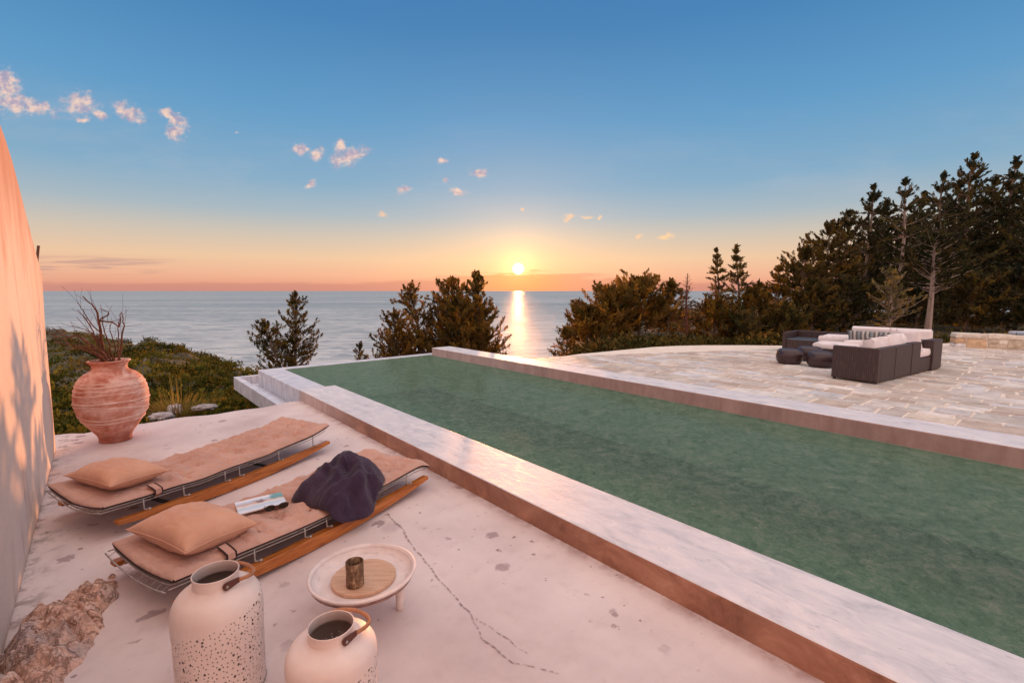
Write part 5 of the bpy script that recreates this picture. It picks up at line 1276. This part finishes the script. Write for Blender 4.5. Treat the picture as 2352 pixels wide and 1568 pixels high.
# towel heaped on the second lounger, one side hanging over the rail
tz = lambda u, v: zbot(ZB2, u, v)+MH+.012
OUTL = [(680, 1097), (712, 1066), (752, 1056), (770, 1046), (806, 1042), (830, 1058), (836, 1078), (855, 1120), (857, 1150), (848, 1190)]
tcu, tcv = 1.295, .15
b = MB(); nr_, nth = 46, 110
def towel(a, q_):
    q = q_*2*math.pi
    ro = .34*(1+.16*math.cos(2*q-.6)+.06*math.sin(3*q+.8)+.05*math.sin(5*q+2)+.05*noise.noise((math.cos(q)*2.5, math.sin(q)*2.5, 2)))
    # one corner points back along the lounger
    ro += .07*math.exp(-((math.atan2(math.sin(q-2.55), math.cos(q-2.55)))/.22)**2)
    rho = a*ro; u = tcu+rho*math.cos(q)*.88; v = tcv+rho*math.sin(q)*1.06
    hgt = .20*(1-a**2.8)**.85*(1+.22*math.cos(q-.9))
    x, y = u, v
    # a few crossing folds, each with its own direction and bend
    fold = 0.
    for (an_, o_, w_, k_, cv_) in ((.55, .03, .040, .046, 5.), (.95, -.10, .034, .040, -4.), (.15, .17, .036, .036, 3.), (-.5, -.19, .03, .028, 6.), (1.5, .14, .028, .026, -3.), (.7, .24, .026, .026, 2.)):
        p1_ = (u-tcu)*math.cos(an_)+(v-tcv)*math.sin(an_); p2_ = -(u-tcu)*math.sin(an_)+(v-tcv)*math.cos(an_)
        dd_ = p2_-o_+.03*math.sin(p1_*cv_+o_*9)+.05*noise.noise((p1_*3, p2_*3, o_*20))
        en = max(0, min(1, 1.1-abs(p1_-o_*.6)/.26))
        fold += en*(k_*math.exp(-(dd_/w_)**2)-.35*k_*math.exp(-((dd_-w_*1.8)/w_)**2))
    fold += .030*noise.noise((u*6, v*6, 1))+.012*noise.noise((u*15, v*15, 4))+.004*noise.noise((u*60, v*60, 4))
    fold *= min(1, .45+hgt/.12)
    vv = (y-.018)/WM
    if y >= -.03:
        z = tz(min(max(u, -.05), 2.1), min(1, max(0, vv)))+.012+hgt+fold
    else:
        over = -.03-y; z = tz(u, 0)+.012-over*.92+hgt*.80; y = -.03-over*.45-.03*noise.noise((u*9, z*5, 3))-fold*.9
    if a > .97: z -= .008
    return (x, y, z)
b.grid(towel, nr_, nth)
o = b.build('towel', M_towel, smooth=True); weld(o)
sm = o.modifiers.new('solid', 'SOLIDIFY'); sm.thickness = .008; sm.offset = -1
o.matrix_world = LM(L2); tag(o, 'dark plum towel heaped on the sun lounger behind the lanterns', 'towel')

# magazine and sunglasses
pm0 = atz(599, 1156, .262); q = inL(L2, pm0)
mg = thing('magazine', 'glossy magazine lying on the sun lounger between pillow and towel', 'magazine', (pm0.x, pm0.y, .258), L2.rotation_euler[2]-R(24))
def page(z0, bend, w, d, name, mat, th):
    b = MB(); f = lambda u, v, s: ((u-.5)*w, (v-.5)*d, z0+bend*math.sin(u*math.pi)*.5+bend*.6*u*u+s)
    b.grid(lambda u, v: f(u, v, th), 14, 2); b.grid(lambda u, v: f(u, v, 0), 14, 2, flip=True)
    for e in (0, 1): b.grid(lambda u, w_, e=e: f(u, e, th*w_), 14, 1, flip=(e == 1))
    for e in (0, 1): b.grid(lambda v, w_, e=e: f(e, v, th*w_), 2, 1, flip=(e == 0))
    return b.build(name, mat, mg)
page(.001, .006, .305, .225, 'pages', M_paper, .007); page(.0085, .006, .308, .228, 'front_cover', M_cover, .0012)
ps = atz(636, 1168, .262)
GS = 1.25
gl_ = thing('sunglasses', 'pair of round dark sunglasses lying by the corner of the magazine', 'sunglasses', (ps.x, ps.y, .272), L2.rotation_euler[2]-R(26))
for s_ in (-1, 1):
    tilt = R(62)
    f = MB(); f.tube([(s_*.034+.0255*math.cos(a), -.0225*math.sin(a)*math.cos(tilt)*1.0, .004+.0225*math.sin(a)*math.sin(tilt)*1.) for a in np.linspace(0, 2*math.pi, 28)[:-1]], .0032, 6, closed=True); rim = f.build('rim', M_tortoise, gl_, smooth=True)
    f = MB(); vs_ = [(s_*.034+.0245*math.cos(a), -.0215*math.sin(a)*math.cos(tilt), .004+.0215*math.sin(a)*math.sin(tilt)) for a in np.linspace(0, 2*math.pi, 28)[:-1]]; f.add(vs_, [tuple(range(27))]); f.build('lens', M_lens, rim)
    f = MB(); f.tube([(s_*.060, -.004, .010), (s_*.064, .02, .006), (s_*.05, .06, -.002), (s_*.02, .10, -.008)], .0022, 5); f.build('temple', M_tortoise, gl_, smooth=True)
gl_.scale = (GS, GS, GS)
f = MB(); f.tube([(-.010, -.005, .010), (0, -.006, .013), (.010, -.005, .010)], .0025, 6); f.build('bridge', M_tortoise, gl_, smooth=True)

# ------------------------------------------------------------------ low tray table with board and cup
tb0 = atz(834, 1316, .25); tt = thing('tray_table', 'round whitewashed tray table on short legs between lounger and small lantern', 'tray table', (tb0.x, tb0.y, 0))
b = MB(); RT = .285
b.lathe([(0, .205), (.20, .205), (.245, .212), (.270, .232), (RT, .262), (RT+.002, .268), (RT-.004, .272), (RT-.014, .270), (.262, .250), (.246, .234), (.225, .229), (0, .229)], 96)
# local origin of the tray mesh sits at its own floor so the dirt ring follows the bowl
tray = b.build('tray', M_tray, tt, smooth=True)
for v_ in tray.data.vertices: v_.co.z -= .205
tray.location = (0, 0, .205); 
for a in (18, 138, 258):
    b = MB(); r_ = .195; x, y = r_*math.cos(R(a)), r_*math.sin(R(a))
    b.lathe([(0, 0), (.021, 0), (.024, .01), (.024, .07), (.030, .14), (.034, .203), (0, .203)], 16, (x, y, 0)); b.build('leg', M_tray, tt, smooth=True)
tb1 = atz(836, 1327, .235)
b = MB(); b.lathe([(0, 0), (.166, 0), (.170, .003), (.170, .017), (.167, .020), (0, .020)], 64)
o = b.build('wooden_board', M_board, smooth=True); o.location = (tb1.x, tb1.y, .2295); weld(o); tag(o, 'thin round beech board lying in the tray table', 'board')
m_ = o.modifiers.new('es', 'EDGE_SPLIT'); m_.split_angle = R(40)
tc = atz(816, 1342, .25)
b = MB(); b.lathe([(0, 0), (.044, 0), (.046, .003), (.045, .06), (.046, .13), (.0455, .1315), (.043, .1315), (.042, .128), (.041, .06), (.040, .012), (0, .012)], 40, f=lambda r, z, q: (r*(1+.012*noise.noise((math.cos(q)*5, math.sin(q)*5, z*20))), z))
o = b.build('candle_cup', M_cup, smooth=True); o.location = (tc.x, tc.y, .2502); weld(o); tag(o, 'bark covered candle cup standing on the beech board', 'cup')

# ------------------------------------------------------------------ perforated lanterns
def lantern(label, cx, cy, ztop, rb, rn, hn, hole_top, tilt, sd_, hang):
    p = atz(cx, cy, ztop); lt = thing('lantern', label, 'lantern', (p.x, p.y, 0), 0, 'perforated lanterns')
    zs = ztop-hn; pr_ = [(0, .004), (rb*.93, .004), (rb*.965, .012), (rb*.97, .03), (rb*.985, zs*.5), (rb, zs*.72), (rb*.995, zs*.80), (rb*.96, zs*.87), (rb*.86, zs*.935), (rb*.70, zs*.978), (rn*1.16, zs*1.0), (rn*1.02, zs+.006), (rn, zs+.014), (rn*1.0, zs+hn*.6), (rn*1.01, ztop-.004), (rn*1.03, ztop), (rn*1.0, ztop+.0015), (rn*.975, ztop-.002)]
    pr_ = pr_[:2]+smooth_prof(pr_[2:12], 4)+pr_[12:]
    b = MB(); b.lathe(pr_, 96); body = b.build('lantern_body', M_lantern, lt, smooth=True); body['hole_top'] = float(hole_top); body['hole_tilt'] = float(tilt); weld(body)
    body.data.materials.append(M_lantern_in); so_ = body.modifiers.new('solid', 'SOLIDIFY'); so_.thickness = .003; so_.offset = -1; so_.material_offset = 1
    # leather tabs with a rivet and rope handle folded down towards the right
    hs = R(hang); ax = Vector((math.cos(hs), math.sin(hs), 0)); sd2 = Vector((-math.sin(hs), math.cos(hs), 0))
    zt = zs+hn*.42; ends = []
    for s_ in (-1, 1):
        q0 = ax*s_*(rn+.006)
        b = MB(); d = (sd2*-1*.95+Vector((0, 0, .12))); d.normalize(); o_ = ax*s_
        vs_ = []; up = o_.cross(d); up.normalize()
        for k in range(9):
            a = math.pi/2+math.pi*k/8; vs_.append(q0+d*(.014*math.cos(a))+up*.015*math.sin(a))
        vs_ += [q0+d*.052-up*.009, q0+d*.058, q0+d*.052+up*.009]
        n = len(vs_); vs_ = [v_+Vector((0, 0, zt)) for v_ in vs_]
        b.add(vs_+[v_+o_*.007 for v_ in vs_], [tuple(range(n)), tuple(range(n, 2*n))[::-1]]+[(i, (i+1) % n, n+(i+1) % n, n+i) for i in range(n)])
        tab_ = b.build('leather_tab', M_leather, lt, bevel=.002)
        b = MB(); rc = q0+o_*.008+Vector((0, 0, zt)); b.tube([rc, rc+o_*.004], .0065, 10); b.build('rivet', M_metal, tab_, smooth=True)
        ends.append(q0+d*.050+o_*.0035+Vector((0, 0, zt)))
    b = MB(); m = 40; pth = []
    for i in range(m+1):
        f = i/m; th_ = math.pi*f
        mid = (ends[0]+ends[1])/2; half = (ends[1]-ends[0])/2
        reach = .115 if rn > .09 else .10
        p_ = mid-half*math.cos(th_)*1.0+(sd2*-1)*reach*math.sin(th_)**.75+Vector((0, 0, -.022*math.sin(th_)))
        pth.append(p_+half.normalized()*0)
    b.tube(pth, [.0085*(1+.08*math.sin(i*2.2)) for i in range(m+1)], 8); b.build('rope_handle', M_rope, lt, smooth=True)
    return lt
lantern('tall white perforated metal lantern standing by the sun lounger rail', 495, 1312, .56, .180, .090, .058, .40, .045, 1, 145)
lantern('short white perforated metal lantern standing in front of the tray table', 760, 1434, .40, .184, .091, .052, .225, .05, 2, 145)
